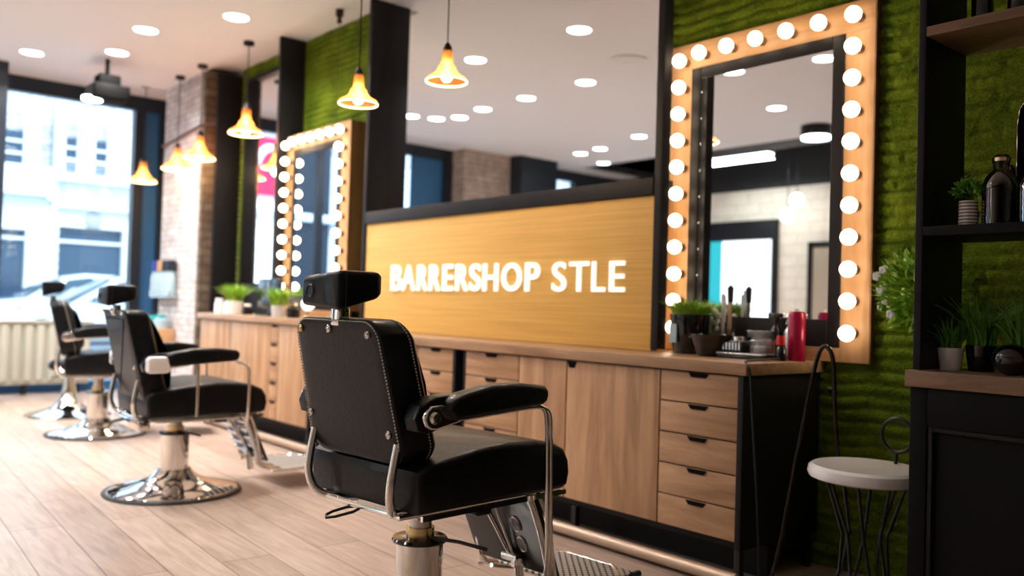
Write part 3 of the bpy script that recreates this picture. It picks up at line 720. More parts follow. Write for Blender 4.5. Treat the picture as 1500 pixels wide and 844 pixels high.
# ================================================================== BARBER CHAIRS
def barber_chair(dz=0., back0=.598, style=0):
    r = empty('barber_chair', (0, 0, 0), 'x', 'barber chair', 'black leather barber chairs')
    # base and column
    b = G().lathe([(.001, .012), (.335, .012), (.330, .022), (.30, .032), (.24, .044), (.18, .060), (.13, .080), (.10, .105), (.084, .125), (.001, .127)], n=56).build('base', 'chrome', r)
    G().lathe([(.001, 0), (.352, 0), (.356, .006), (.350, .014), (.337, .016), (.001, .0165)], n=56).build('rubber_rim', 'black_rubber', b)
    c = G().lathe([(.001, .12), (.074, .12), (.074, .312), (.001, .312)], n=36).build('column', 'chrome', r)
    G().lathe([(.001, .311), (.086, .311), (.088, .317), (.084, .323), (.05, .327), (.001, .327)], n=36).build('cap', 'gloss_black', c)
    G().lathe([(.001, .326), (.045, .326), (.045, .355), (.001, .355)], n=28).build('collar', 'brass', c)
    G().lathe([(.001, .355), (.036, .355), (.036, .42), (.001, .42)], n=24).build('piston', 'chrome_soft', c)
    pan = G().box(-.19, .19, -.17, .32, .43, .462).build('seat_pan', 'chrome_soft', r, bevel=.014)
    G().tube([(.06, .0, .33), (.16, .02, .335), (.26, .04, .33)], .006, 8).build('pump_lever', 'black_metal', r)
    # release lever at the rear
    G().tube([(-.04, -.23, .445), (-.075, -.30, .425), (-.035, -.325, .42), (.02, -.24, .445)], .0045, 8, True, 1).build('release_lever', 'black_metal', r)
    # seat cushion: outline in (y,z), extruded over x
    prof = [(-.225, .468), (.365, .468), (.392, .478), (.402, .52), (.396, .56), (.372, .598), (.32, .622), (.24, .636), (.12, .640), (0, .630), (-.14, .612), (-.205, .600), (-.228, .585), (-.235, .56)]
    seat = G().slab(prof, -.272, .272, .02, lambda u, v, a: (a, u, v), seg=5).build('seat', 'leather', r)
    G().tube([(.20, -.245, .455), (.2, .38, .455), (-.2, .38, .455), (-.20, -.245, .455)], .009, 8, True).build('seat_frame', 'chrome', r)
    for s_ in (-1, 1): G().box(s_*.272, s_*.262, -.22, .38, .452, .467).build('edge_strip', 'chrome', r)
    # backrest
    def sh(v): return -.255-(v-.60)*.235
    BT = 1.003 if style == 0 else .975
    out = rrect(-.222, .222, back0, BT, .055 if style == 0 else .03, 6, (-.205, .205))
    out = [(u*(1+.05*math.sin(PI*(v-back0)/(BT-back0))), v) for u, v in out]
    def bth(v): return .135+.045*math.sin(PI*min(max((v-back0)/(BT-back0)*.85+.1, 0), 1))
    back = G().slab(out, 0, 1, .30, lambda u, v, a: (u*(1+.035*a), sh(v)+a*bth(v), v), r0=.05, seg=6).build('backrest', 'leather', r)
    def dashes(pts, name):
        g = G(); L = [0]
        for i in range(1, len(pts)): L.append(L[-1]+(Vector(pts[i])-Vector(pts[i-1])).length)
        def at(d):
            for i in range(1, len(pts)):
                if L[i] >= d: return Vector(pts[i-1]).lerp(Vector(pts[i]), (d-L[i-1])/max(L[i]-L[i-1], 1e-6))
            return Vector(pts[-1])
        d = 0
        while d+.0055 < L[-1]:
            g.tube([at(d), at(d+.0055)], .0021, 5); d += .0095
        return g.build(name, 'stitch', back)
    # outline runs bottom-right -> top-right -> top-left -> bottom-left
    ins = []
    cx, cz = 0, (back0+BT)/2
    for u, v in out[3:25]: ins.append((u*.965, cz+(v-cz)*.972))
    if style == 0: dashes([(u, sh(v)-.001, v) for u, v in ins], 'stitching')
    if style == 0: dashes([(u*1.027, sh(v)+bth(v)*.62, cz+(v-cz)*1.003) for u, v in out[3:25]], 'stitching')
    for u, v in ((-.178, .968), (-.03, .972), (.155, .962), (-.20, .71), (.18, .685)):
        riv = G().lathe([(.001, -.007), (.005, -.006), (.0065, -.004), (.008, -.007), (.0115, -.004), (.012, .001)], (u, sh(v), v), 16, 'y').build('rivet', 'brass' if (u, v) == (-.178, .968) else 'chrome', back)
    # headrest
    q = lambda x, y, z: (x, y, z)
    rear = rrect(-.098, .098, 1.030, 1.130, .018, 4); ymap = (-.398, -.250)
    def hp(u, v, a):
        t = (a-ymap[0])/(ymap[1]-ymap[0])
        return (u*(1+.12*t), a, v+(.036*t if v < 1.08 else .010*t)+(.010*(u/.1) if v > 1.08 else -.006*(u/.1))*(1-t))
    hd = G().slab(rear, ymap[0], ymap[1], .028, hp, r0=.016).build('headrest', 'leather', r)
    G().lathe([(.001, .0), (.014, .0), (.017, -.003), (.020, 0.)], (-.045, -.3990, 1.08), 20, 'y').build('socket_hole', 'black_rubber', hd)
    G().tube([(.1+.0, -.397+.02, 1.03), (.1, -.397+.02, 1.13)], .0015, 5).build('seam', 'black_rubber', hd)
    G().box(-.022, .022, -.345, -.305, .98, 1.035).build('headrest_post', 'chrome', r, bevel=.006)
    # rear uprights from backrest down under the seat
    for s_ in (-1, 1):
        G().tube([(s_*.205, -.262, .66), (s_*.205, -.278, .585), (s_*.203, -.285, .52), (s_*.185, -.262, .462), (s_*.12, -.20, .447), (s_*.10, -.12, .447)], .0125, 12, False, 2).build('upright', 'chrome', r)
        # arm
        X0, X1 = (.272, .345)
        aprof = [(-.165, .733), (-.07, .739), (.07, .749), (.185, .757), (.202, .766), (.209, .785), (.207, .802), (.192, .815), (.09, .826), (-.03, .823), (-.13, .806), (-.175, .788), (-.190, .765)]
        pad = G().slab(aprof, X0, X1, .016, lambda u, v, a: (s_*a, u, v), seg=4).build('armrest', 'leather', r)
        tab = [(-.272, .738), (-.262, .705), (-.23, .695), (-.12, .725), (-.09, .75), (-.12, .80), (-.20, .796), (-.255, .775)]
        G().slab(tab, .236, .292, .006, lambda u, v, a: (s_*a, u, v)).build('arm_tab', 'leather', pad)
        br = [(-.258, .742), (-.252, .722), (-.235, .710), (-.215, .708), (-.13, .724), (-.04, .735), (-.04, .748), (-.13, .762), (-.20, .776), (-.232, .774), (-.25, .762)]
        G().slab(br, .292, .312, .006, lambda u, v, a: (s_*a, u, v)).build('arm_bracket', 'chrome', r)
        G().lathe([(.001, .012), (.014, .010), (.018, 0)], (s_*.312, -.222, .742), 18, 'x').build('pivot', 'chrome_soft', r) if s_ > 0 else None
        if style == 1:
            G().tube([(s_*.31, .0, .745), (s_*.31, .0, .47)], .0085, 10).build('arm_tube', 'chrome', r)
            G().tube([(s_*.31, .20, .755), (s_*.31, .262, .735), (s_*.31, .275, .70), (s_*.31, .275, .47), (s_*.29, .275, .40)], .0085, 10, False, 1).build('arm_tube', 'chrome', r)
            G().slab(rrect(-.262, -.15, .70, .785, .02, 4), .29, .345, .012, lambda u, v, a: (s_*a, u, v)).build('arm_end_cap', 'white_gloss', r)
        for dy in (() if style == 1 else (0, .017)):
            G().tube([(s_*.31, -.15+dy, .738-dy*.3), (s_*.31, .05, .748-dy*.3), (s_*.31, .17+dy, .757-dy*.4), (s_*.31, .222+dy, .745-dy*.4), (s_*.312, .235+dy, .70), (s_*.31, .243+dy, .5), (s_*.305, .262+dy, .26), (s_*.285, .275+dy, .215)], .0068, 10, False, 2).build('arm_tube', 'chrome', r)
        # leg rest side tubes
        lx, ly = (.205, 0) if s_ > 0 else (-.175, .05)
        G().tube([(lx, .27+ly, .455), (lx, .30+ly, .40), (lx, .345+ly, .30), (lx, .375+ly, .20), (lx, .40+ly, .12), (lx, .52, .105)], .011, 12, False, 2).build('legrest_tube', 'chrome', r)
        G().tube([(lx+s_*.017, .30+ly, .455), (lx+s_*.019, .335+ly, .40), (lx+s_*.017, .37+ly, .30), (lx+s_*.017, .385+ly, .20), (lx+s_*.017, .41+ly, .12)], .007, 10, False, 2).build('legrest_tube', 'chrome', r)
    pn = [(.30, .452), (.44, .150), (.452, .157), (.325, .452)]
    pl = G().slab(pn, -.195, .195, .004, lambda u, v, a: (a, u, v)).build('legrest_panel', 'panel_dark', r)
    for v in (.318, .245):
        u = .30+(.452-v)*.4636
        pts = [(.07+.017*math.cos(t), u-.004-.026*.42*math.sin(t)*0-.42*0.0, v+.026*math.sin(t)) for t in [2*PI*k/24 for k in range(24)]]
        pts = [(x, .30+(.452-z)*.4636-.003, z) for x, y, z in pts]
        G().tube(pts, .0045, 8, True).build('slot_rim', 'chrome_soft', pl)
        hole = [(x, y-.001, z) for x, y, z in pts]
        G().rings([hole, [(x, y-.001, z) for x, y, z in hole]]).build('slot', 'black_rubber', pl)
    # strut and hinge assembly between seat pan and footplate
    st = G().tube([(-.02, .18, .44), (-.005, .30, .36), (0, .42, .18)], .009, 10).tube([(.02, .19, .44), (.03, .30, .38), (.025, .40, .2)], .006, 10).build('strut', 'chrome', r)
    G().lathe([(.001, -.03), (.016, -.03), (.016, .04), (.001, .04)], (.01, .40, .19), 16, 'x').build('hinge', 'chrome_soft', st)
    G().lathe([(.001, .0), (.024, .0), (.027, .012), (.02, .03), (.001, .032)], (.05, .40, .165), 16).tube([(.05, .40, .165), (.05, .41, .09)], .018, 12).build('knob', 'chrome', st)
    G().box(-.03, .05, .20, .27, .36, .40).build('bracket', 'black_metal', st, bevel=.01)
    # footplate
    fp = G().box(-.20, .245, .53, .81, .100, .110).build('footplate', 'tread', r, bevel=.003)
    G().tube([(-.205, .45, .105), (-.205, .815, .105), (.25, .815, .105), (.25, .45, .105)], .008, 10, False, 1).build('footplate_rim', 'chrome', fp)
    G().lathe([(.001, -.02), (.012, -.02), (.012, .02), (.001, .02)], (.252, .80, .105), 14, 'y').build('end_cap', 'navy', fp)
    G().tube([(-.1, .42, .13), (-.1, .55, .098), (.1, .55, .098), (.1, .42, .13)], .008, 10).build('footplate_bar', 'chrome', fp)
    if style == 1:
        for k in range(6):
            t = k/5; y = .315+t*.12; z = .42-t*.24
            G().tube([(-.19, y-.012, z), (.19, y-.012, z)], .011, 8).build('legrest_rib', 'chrome_soft', pl)
        G().box(-.22, .22, -.262, -.20, .40, .455).build('rear_plate', 'chrome', r, bevel=.012)
    if dz:
        for c in r.children:
            if c.name.split('.')[0] not in ('base', 'column', 'pump_lever', 'footplate', 'strut', 'legrest_panel', 'legrest_tube', 'backrest'): c.location.z = dz
    return r
ch0 = barber_chair()
CH = [((-2.25, 1.58), 5, 'nearest black barber chair, its riveted back and headrest in sharp focus'),
      ((-4.755, 1.705), -1, 'middle black barber chair on a whole chrome disc base left of the sharp one'),
      ((-7.0, 1.92), -14, 'farthest black barber chair, standing before the radiator')]
for i, ((x, y), a, lab) in enumerate(CH):
    c = ch0 if i == 0 else (barber_chair(-.035, .50, 1) if i == 1 else copy_tree(ch0))
    c.location = (x, y, 0); c.rotation_euler = (0, 0, math.radians(a)); c['label'] = lab
# pedestal stool behind the farthest chair
r = empty('pedestal_stool', (-8.15, 2.0, 0), 'low black stool on a chrome disc base half hidden behind the farthest chair', 'stool')
G().lathe([(.001, 0), (.34, 0), (.34, .015), (.30, .03), (.18, .06), (.12, .09), (.07, .16), (.05, .25), (.04, .40), (.001, .40)], n=48).build('base', 'chrome', r)
G().lathe([(.001, .40), (.15, .40), (.165, .42), (.165, .45), (.14, .48), (.001, .485)], n=32).build('seat', 'leather', r)

# ================================================================== PLANTS
def blades(c, n, r, h, spread, w=.006, lean=0.):
    g = G(); rd = random
    for _ in range(n):
        a = rd.uniform(0, 2*PI); rr = r*math.sqrt(rd.random()); x, y = c[0]+rr*math.cos(a), c[1]+rr*math.sin(a)
        L = h*rd.uniform(.55, 1.05); sp = spread*rd.uniform(.1, 1); a2 = a+rd.uniform(-.6, .6)
        dx, dy = math.cos(a2), math.sin(a2); px, py = -math.sin(a2+rd.uniform(-1, 1)), math.cos(a2)
        vs = []
        for k in range(5):
            t = k/4; ww = w*(1-t)**.7*.5+.0004
            X = x+dx*L*sp*t*t; Y = y+dy*L*sp*t*t; Z = c[2]+L*t*(1-.35*sp*t)
            vs += [(X-px*ww, Y-py*ww, Z), (X+px*ww, Y+py*ww, Z+.001)]
        g.add(vs, [(2*k, 2*k+1, 2*k+3, 2*k+2) for k in range(4)])
    return g
def leafy(c, n, R, size, sq=1., zmin=-.3):
    g = G(); rd = random
    for _ in range(n):
        v = Vector((rd.gauss(0, 1), rd.gauss(0, 1), rd.gauss(0, 1))).normalized()
        if v.z < zmin: v.z = abs(v.z)
        p = Vector(c)+Vector((v.x*R, v.y*R, v.z*R*sq))*rd.uniform(.45, 1)
        d = (v+Vector((rd.uniform(-.7, .7), rd.uniform(-.7, .7), rd.uniform(-.3, .7)))).normalized(); s = d.cross(Vector((rd.random(), rd.random(), rd.random()+.2))).normalized()
        L = size*rd.uniform(.6, 1.2); n_ = d.cross(s)
        a, b, m_ = p, p+d*L, p+d*L*.5
        g.add([a, m_+s*L*.33+n_*L*.06, b, m_-s*L*.33+n_*L*.06, m_], [(0, 4, 1), (4, 2, 1), (0, 3, 4), (4, 3, 2)])
    return g
def potted(name, loc, label, potr, poth, potmat, fol, folmat='leaf', cat='plant', group=None, taper=.8):
    r = empty(name, loc, label, cat, group)
    p = G().lathe([(.001, 0), (potr*taper, 0), (potr*taper+.001, .003), (potr, poth-.006), (potr, poth), (potr-.004, poth), (potr-.006, poth-.012), (.001, poth-.012)], n=28).build('pot', potmat, r)
    G().lathe([(.001, poth-.011), (potr-.007, poth-.011), (.001, poth-.006)], n=20).build('soil', 'soil', r)
    fol.build('foliage', folmat, r, smooth=False); return r

# near shelf plants
ZS = .898
potted('potted_grass', (-1.141, 2.757, ZS), 'spiky grass plant in small white pot on the shelf unit counter', .038, .068, 'white_gloss', blades((0, 0, .058), 110, .028, .125, 1.0, .007), 'leaf', 'plant', 'spiky grass plants', .75)
potted('potted_grass', (-1.068, 2.80, ZS), 'tall spiky grass plant in black pot, right of the white pot', .044, .078, 'gloss_black', blades((0, 0, .066), 170, .036, .185, .75, .006), 'leaf', 'plant', 'spiky grass plants', .8)
potted('potted_grass', (-.955, 2.80, ZS), 'spiky grass plant in black pot cut by the right picture edge', .044, .08, 'gloss_black', blades((0, 0, .066), 150, .036, .17, .8, .006), 'leaf', 'plant', 'spiky grass plants', .8)
tag(G().sphere((-.945, 2.69, ZS+.045), .052, 24, 14, (1, 1, .9)).build('glossy_bowl', 'gloss_black'), 'rounded glossy black bowl at the right edge of the shelf unit counter', 'bowl')

# ================================================================== SHELF UNIT
r = empty('shelf_unit', (-1.19, 2.60, 0), 'tall open black shelf unit with oak counter at the right', 'shelf unit')
G().box(0.0, .022, .012, .30, .90, 3.15).build('side_panel', mat('unit_edge', (.012, .012, .018), .45, spec=.25), r, bevel=.002)
G().box(1.10, 1.122, .012, .30, .90, 3.15).build('side_panel', 'unit_black', r, bevel=.002)
G().box(-.012, 1.14, -.012, .31, .849, .898).build('counter', 'shelf_wood', r, bevel=.003)
G().box(.022, 1.10, .012, .30, 1.900, 1.930).build('shelf', 'shelf_wood', r, bevel=.002)
G().box(.022, 1.10, .012, .30, 1.299, 1.328).build('shelf', 'unit_black', r, bevel=.002)
G().box(.022, 1.10, .012, .30, 2.55, 2.58).build('shelf', 'shelf_wood', r, bevel=.002)
cb = G().box(.0, 1.12, .022, .30, .0, .848).build('lower_cabinet', 'unit_black', r, bevel=.003)
G().box(.0, .05, .0, .022, 0, .848).box(1.07, 1.12, .0, .022, 0, .848).box(.05, 1.07, .0, .022, .735, .848).build('face_frame', 'unit_black', cb, bevel=.002)
G().box(.05, .065, .006, .022, .02, .735).box(1.055, 1.07, .006, .022, .02, .735).box(.065, 1.055, .006, .022, .72, .735).build('panel_bead', mat('bead', (.008, .008, .010), .35, spec=.3), cb, bevel=.002)
for x in (.28, .33): G().lathe([(.001, 0), (.012, 0), (.012, -.004), (.001, -.004)], (x, .12, 1.299), 16).build('shelf_lamp', 'brass', r)
# things on the middle shelf
ZM = 1.329
r = empty('fern_plant', (-1.125, 2.83, ZM), 'dark fern plant in the left corner of the middle shelf', 'plant')
G().lathe([(.001, 0), (.026, 0), (.032, .06), (.001, .06)], n=20).build('pot', 'gloss_black', r)
g = G()
for k in range(14):
    a = random.uniform(0, 2*PI); L = random.uniform(.09, .16); lean = random.uniform(.15, .6)
    for j in range(1, 12):
        t = j/12; c = Vector((math.cos(a)*lean*L*t*.45, math.sin(a)*lean*L*t*.4, .05+L*t))
        for sd in (-1, 1):
            s = Vector((-math.sin(a), math.cos(a), .25))*sd*.022*(1-t*.7); d = Vector((math.cos(a), math.sin(a), .3))*.004
            g.add([c-d, c+s, c+d], [(0, 1, 2)])
g.build('foliage', 'leaf_dark', r, smooth=False)
potted('boxwood_plant', (-1.070, 2.69, ZM), 'small bushy green plant in striped glass vase on the middle shelf', .0255, .075, 'stripes', leafy((0, 0, .098), 520, .044, .016, .8), 'leaf', taper=1.)
def jar(loc, label, R, H, ribs=False, handle=False):
    r = empty('glass_jar', loc, label, 'jar', 'dark glass jars on the shelf unit')
    prof = [(.001, 0), (R*.96, 0), (R, .008), (R, H*.60), (R*.94, H*.66), (R*.97, H*.68)]
    if ribs:
        prof = [(.001, 0), (R*.96, 0)]
        for k in range(10): prof += [(R*(.97+.03*(k % 2)), .006+k*H*.065)]
    prof += [(R*.8, H*.76), (R*.55, H*.84), (R*.42, H*.88), (R*.42, H*.95), (R*.46, H*.96), (R*.46, H), (.001, H)]
    G().lathe(prof, n=32).build('body', 'smoke_glass', r)
    G().lathe([(.001, .004), (R*.9, .004), (R*.9, H*.35), (.001, H*.35)], n=24).build('contents', 'gloss_black', r)
    G().lathe([(.001, H), (R*.48, H), (R*.5, H+.01), (R*.35, H+.02), (.001, H+.024)], n=20).build('lid', 'brass', r)
    return r
jar((-.985, 2.70, ZM), 'ribbed dark glass jar standing nearest the striped vase', .050, .185, True)
jar((-.880, 2.675, ZM), 'wide dark glass jar at the right end of the middle shelf', .048, .165, True)
jar((-1.005, 2.81, ZM), 'dark glass jar standing behind the ribbed one', .042, .17)
r = empty('glass_bottle', (-.915, 2.80, ZM), 'large dark glass bottle rising above the jars at the right edge', 'bottle')
G().lathe([(.001, 0), (.06, 0), (.064, .02), (.064, .30), (.060, .345), (.045, .375), (.026, .39), (.024, .42), (.001, .42)], n=32).build('body', 'gloss_black', r)
G().lathe([(.001, .42), (.028, .42), (.028, .44), (.022, .445), (.001, .45)], n=20).build('stopper', 'brass', r)
for x, lab in ((-1.06, 'dark bottle at left on the upper shelf'), (-.96, 'dark bottle at right on the upper shelf')):
    r = empty('glass_bottle', (x, 2.74, 1.931), lab, 'bottle', 'bottles on the upper shelf')
    G().lathe([(.001, 0), (.03, 0), (.03, .11), (.012, .14), (.012, .18), (.001, .18)], n=24).build('body', 'gloss_black', r)
    G().lathe([(.001, .18), (.014, .18), (.014, .2), (.001, .2)], n=16).build('cap', 'silver', r)
# trailing plant with white flowers by the unit
r = empty('trailing_plant', (-1.425, 3.2, 1.155), 'bright leafy plant with white blooms sticking out behind the shelf unit', 'plant')
leafy((0, 0, .0), 1100, .15, .040, 1.0, -1.1).build('foliage', 'leaf_bright', r, smooth=False)
g = G()
for x, y, z in ((-.14, -.07, .05), (-.12, -.08, .0), (-.13, -.05, -.06), (-.09, -.1, -.04), (-.1, -.1, .07), (-.06, -.12, -.09)):
    for k in range(5):
        a = 2*PI*k/5; g.sphere((x+.009*math.cos(a), y-.004, z+.009*math.sin(a)), .008, 8, 6, (1, .5, 1.2))
g.build('blossoms', 'petal', r)
G().tube([(.05, .0, -.12), (.06, .08, -.02), (.1, .19, .05), (.1, .225, .05)], .006, 8, smooth=2).build('stem', 'leaf_dark', r)

# ================================================================== WHITE STOOL
r = empty('white_stool', (-1.445, 2.84, 0), 'round white glossy stool seat on thin black wire legs beside the shelf unit', 'stool')
G().lathe([(.001, .50), (.165, .50), (.182, .507), (.188, .522), (.184, .540), (.172, .549), (.12, .546), (.001, .543)], n=56).build('seat', 'white_gloss', r)
for k in range(8):
    a = 2*PI*k/8+.3; b = a+.55
    G().tube([(.13*math.cos(a), .13*math.sin(a), .502), (.05*math.cos((a+b)/2), .05*math.sin((a+b)/2), .25), (.17*math.cos(b), .17*math.sin(b), .005)], .0055, 8, smooth=1).build('leg', 'black_metal', r)
G().tube([(.17*math.cos(2*PI*k/32), .17*math.sin(2*PI*k/32), .008) for k in range(32)], .006, 8, True).build('foot_ring', 'black_metal', r)
G().tube([(.035+.055*math.cos(2*PI*k/32), .15, .645+.058*math.sin(2*PI*k/32)) for k in range(32)], .0065, 8, True).build('back_ring', 'black_metal', r)
G().tube([(.035, .15, .587), (.035, .14, .54)], .006, 8).build('ring_stem', 'black_metal', r)
# cord / wire hoop
tag(G().tube([(-1.64, 3.02, .48), (-1.655, 3.01, .70), (-1.655, 3.0, .86), (-1.668, 3.0, .925), (-1.70, 3.0, .945), (-1.725, 3.0, .90), (-1.745, 2.98, .75), (-1.79, 2.96, .45), (-1.84, 2.94, .1), (-1.86, 2.9, .012), (-1.95, 2.75, .008)], .0085, 10, False, 2).build('hanging_cord', mat('cord_black', (.02, .014, .01), .22, .4)), 'thick black cord looped at the counter end and falling to the floor', 'cord')
tag(G().lathe([(.001, -.02), (.012, -.018), (.013, .018), (.001, .02)], (-1.875, 3.39, .745), 14, 'x').build('wall_hook', 'chrome'), 'small chrome wall hook on the moss under the near mirror', 'hook')

# ================================================================== THINGS ON THE NEAR WORKTOP
ZT = .861
potted('potted_grass', (-2.505, 3.24, ZT), 'short bright grass in a large black pot at the left of the near mirror', .092, .180, 'gloss_black', blades((0, 0, .165), 520, .082, .095, .8, .008), 'leaf_bright', 'plant', 'spiky grass plants', .82)
bpy.data.objects['potted_grass.003' if 'potted_grass.003' in bpy.data.objects else 'potted_grass'].location.z = ZT
o = G().box(-.040, -.002, -.098, -.091, .05, .135).build('pot_label', 'bottle_pale', bpy.data.objects['potted_grass.003'])
r = empty('barber_bowl', (-2.325, 3.16, ZT), 'glossy black tapered bowl beside the large black pot', 'bowl')
G().lathe([(.001, 0), (.055, 0), (.066, .015), (.092, .086), (.094, .096), (.089, .096), (.06, .022), (.001, .012)], n=32).build('bowl', 'gloss_black', r)
G().tube([(-.085, 0, .08), (-.105, 0, .085), (-.115, 0, .075)], .008, 8).build('lip', 'gloss_black', r)
# tool cup with combs
r = empty('tool_cup', (-2.36, 3.32, ZT), 'pale tumbler holding upright combs and brushes behind the bowl', 'cup')
G().lathe([(.001, 0), (.03, 0), (.036, .12), (.034, .12), (.028, .004), (.001, .004)], n=24).build('tumbler', 'clear_plastic', r)
for name, x, y, h, m_, lab in (('comb', -2.375, 3.31, .27, 'white_plastic', 'white comb standing in the pale tumbler'), ('comb', -2.352, 3.325, .29, 'silver', 'silver comb standing in the pale tumbler'), ('brush', -2.34, 3.315, .31, 'orange_wood', 'brown handled brush, tallest in the pale tumbler')):
    q = empty(name, (x, y, ZT+.008), lab, name)
    G().box(-.008, .008, -.003, .003, 0, h).build('handle', m_, q, bevel=.002)
    (G().lathe([(.001, h-.08), (.012, h-.075), (.014, h-.01), (.001, h)], n=14) if name == 'brush' else G().box(.004, .014, -.0015, .0015, h-.13, h-.01)).build('bristles' if name == 'brush' else 'teeth', 'black_rubber' if name == 'brush' else m_, q)
# small white flower jar
r = empty('flower_jar', (-2.445, 3.33, ZT), 'small dark jar of white blossoms right of the grass pot', 'jar')
G().lathe([(.001, 0), (.035, 0), (.038, .09), (.001, .09)], n=20).build('jar', 'gloss_black', r)
g = G()
for k in range(9): g.sphere((random.uniform(-.035, .035), random.uniform(-.02, .02), random.uniform(.12, .20)), .014, 8, 6)
g.build('blossoms', 'petal', r)
g = G()
for k in range(6): g.tube([(0, 0, .08), (random.uniform(-.03, .03), 0, .18)], .002, 5)
g.build('stems', 'leaf', r)
# clipper case, tray, clear boxes
r = empty('clipper_case', (-2.185, 3.19, ZT), 'black clipper attachment case on a flat silver tray', 'case')
G().box(-.07, .035, -.05, .05, .026, .075).build('case', 'gloss_black', r, bevel=.008)
G().lathe([(.001, .075), (.03, .075), (.026, .09), (.001, .092)], (-.02, 0, 0), 20).build('lid_knob', 'silver', r)
g = G()
for k in range(6): g.box(-.065+k*.016, -.058+k*.016, -.052, -.049, .035, .065)
g.build('vent_slots', 'silver', r)
r = empty('silver_tray', (-2.145, 3.19, ZT), 'flat silver tray with black base near the counter corner', 'tray')
G().box(-.12, .10, -.07, .07, 0, .016).build('base', 'gloss_black', r, bevel=.004)
G().box(-.124, .104, -.074, .074, .016, .0245).build('rim', 'silver', r, bevel=.003)
r = empty('clear_box', (-2.085, 3.19, ZT+.0255), 'small clear plastic box of clips on the silver tray', 'box')
G().box(-.04, .04, -.035, .035, 0, .055).build('box', 'clear_plastic', r, bevel=.004)
G().box(-.03, .03, -.025, .025, .003, .03).build('clips', 'grey', r, bevel=.006)
r = empty('clear_box', (-2.17, 3.33, ZT), 'larger pale plastic box behind the silver tray', 'box')
G().box(-.06, .06, -.04, .04, 0, .11).build('box', 'clear_plastic', r, bevel=.004)
G().box(-.05, .05, -.03, .03, .003, .085).build('contents', 'grey', r, bevel=.008)
G().box(-.063, .063, -.043, .043, .108, .118).build('lid', 'clear_plastic', r, bevel=.003)
def bottle(name, loc, label, R, h, bm_, cm, capr=.5, caph=.04, spray=False, group=None):
    r = empty(name, loc, label, 'bottle', group)
    G().lathe([(.001, 0), (R, 0), (R, h*.78), (R*.8, h*.86), (R*capr, h*.92), (R*capr, h), (.001, h)], n=24).build('body', bm_, r)
    G().lathe([(.001, h), (R*capr*1.1, h), (R*capr, h+caph), (.001, h+caph)], n=18).build('cap', cm, r)
    if spray:
        G().box(-.035, .02, -.008, .008, h+caph-.004, h+caph+.018).build('spray_head', cm, r, bevel=.004)
        G().tube([(-.012, 0, h+caph), (-.02, 0, h+caph-.03)], .003, 6).build('trigger', cm, r)
    return r
bottle('barber_bottle', (-2.005, 3.20, ZT), 'black bottle with a red cap beside the silver tray', .022, .065, 'gloss_black', 'red', .8, .038)
bottle('barber_bottle', (-1.985, 3.265, ZT), 'tall matt black bottle between the red cap and magenta can', .023, .125, 'black_rubber', 'black_rubber', .6, .03)
bottle('spray_bottle', (-2.12, 3.34, ZT), 'black trigger spray bottle behind the red-capped bottle', .024, .15, 'gloss_black', 'gloss_black', .5, .03, True)
bottle('spray_bottle', (-2.045, 3.335, ZT), 'chrome trigger spray bottle reflected beside the magenta can', .028, .15, 'silver', 'chrome', .5, .03, True)
r = empty('spray_can', (-1.975, 3.27, ZT), 'magenta spray can standing near the counter end', 'can')
G().lathe([(.001, 0), (.034, 0), (.035, .004), (.035, .19), (.029, .206), (.001, .207)], n=32).build('body', 'magenta', r)
G().lathe([(.001, .207), (.012, .207), (.010, .217), (.001, .218)], n=16).build('nozzle', 'petal', r)
for x, y, lab in ((-2.30, 3.34, 'low black jar behind the clipper case'), (-2.10, 3.345, 'low black jar behind the red-capped bottle'), (-2.235, 3.345, 'round black tin in front of the mirror foot')):
    r = empty('hair_wax_jar', (x, y, ZT), lab, 'jar', 'black jars at the mirror foot')
    G().lathe([(.001, 0), (.03, 0), (.031, .06), (.001, .06)], n=24).build('body', 'gloss_black', r)
    G().lathe([(.001, .06), (.032, .06), (.031, .085), (.001, .086)], n=24).build('lid', 'black_rubber', r)
tag(G().tube([(-2.0, 3.18, .87), (-1.985, 2.95, .868), (-1.955, 2.87, .866), (-1.92, 2.86, .84), (-1.917, 2.87, .70), (-1.90, 2.9, .3), (-1.9, 2.92, .01)], .0055, 8, False, 2).build('hanging_cord', 'black_rubber'), 'thin black cord hanging over the worktop edge by the magenta can', 'cord')

# ================================================================== THINGS ON THE FAR WORKTOP
ZF = .921
potted('potted_grass', (-7.10, 3.0, ZF), 'bright grass in a white pot left of the black monitor', .075, .11, 'white_gloss', blades((0, 0, .1), 260, .065, .18, .9, .014), 'leaf_bright', 'plant', 'spiky grass plants')
potted('potted_grass', (-6.12, 2.93, ZF), 'bright grass in a pale pot right of the black monitor', .055, .10, 'white_plastic', blades((0, 0, .09), 240, .06, .16, .95, .012), 'leaf_bright', 'plant', 'spiky grass plants')
bottle('white_bottle', (-7.42, 3.0, ZF), 'stubby white bottle at the far end of the far worktop', .04, .11, 'white_gloss', 'white_plastic', .8, .02)
bottle('white_bottle', (-7.27, 3.02, ZF), 'second white bottle beside the white grass pot', .04, .09, 'white_gloss', 'white_plastic', .8, .02)
r = empty('monitor', (-6.55, 3.06, ZF), 'small black monitor on the far worktop between two grass pots', 'monitor')
G().box(-.20, .20, -.012, .012, .06, .30).build('screen', 'gloss_black', r, bevel=.004)
G().box(-.03, .03, .0, .02, .01, .1).build('neck', 'black_metal', r); G().box(-.12, .12, -.07, .07, 0, .014).build('foot', 'black_metal', r, bevel=.004)
bottle('dark_bottle', (-6.30, 3.02, ZF), 'dark bottle right of the black monitor', .035, .10, 'gloss_black', 'black_rubber', .6, .02)
bottle('dark_bottle', (-5.95, 2.97, ZF), 'dark bottle right of the pale grass pot', .05, .09, 'gloss_black', 'brass', .6, .02)
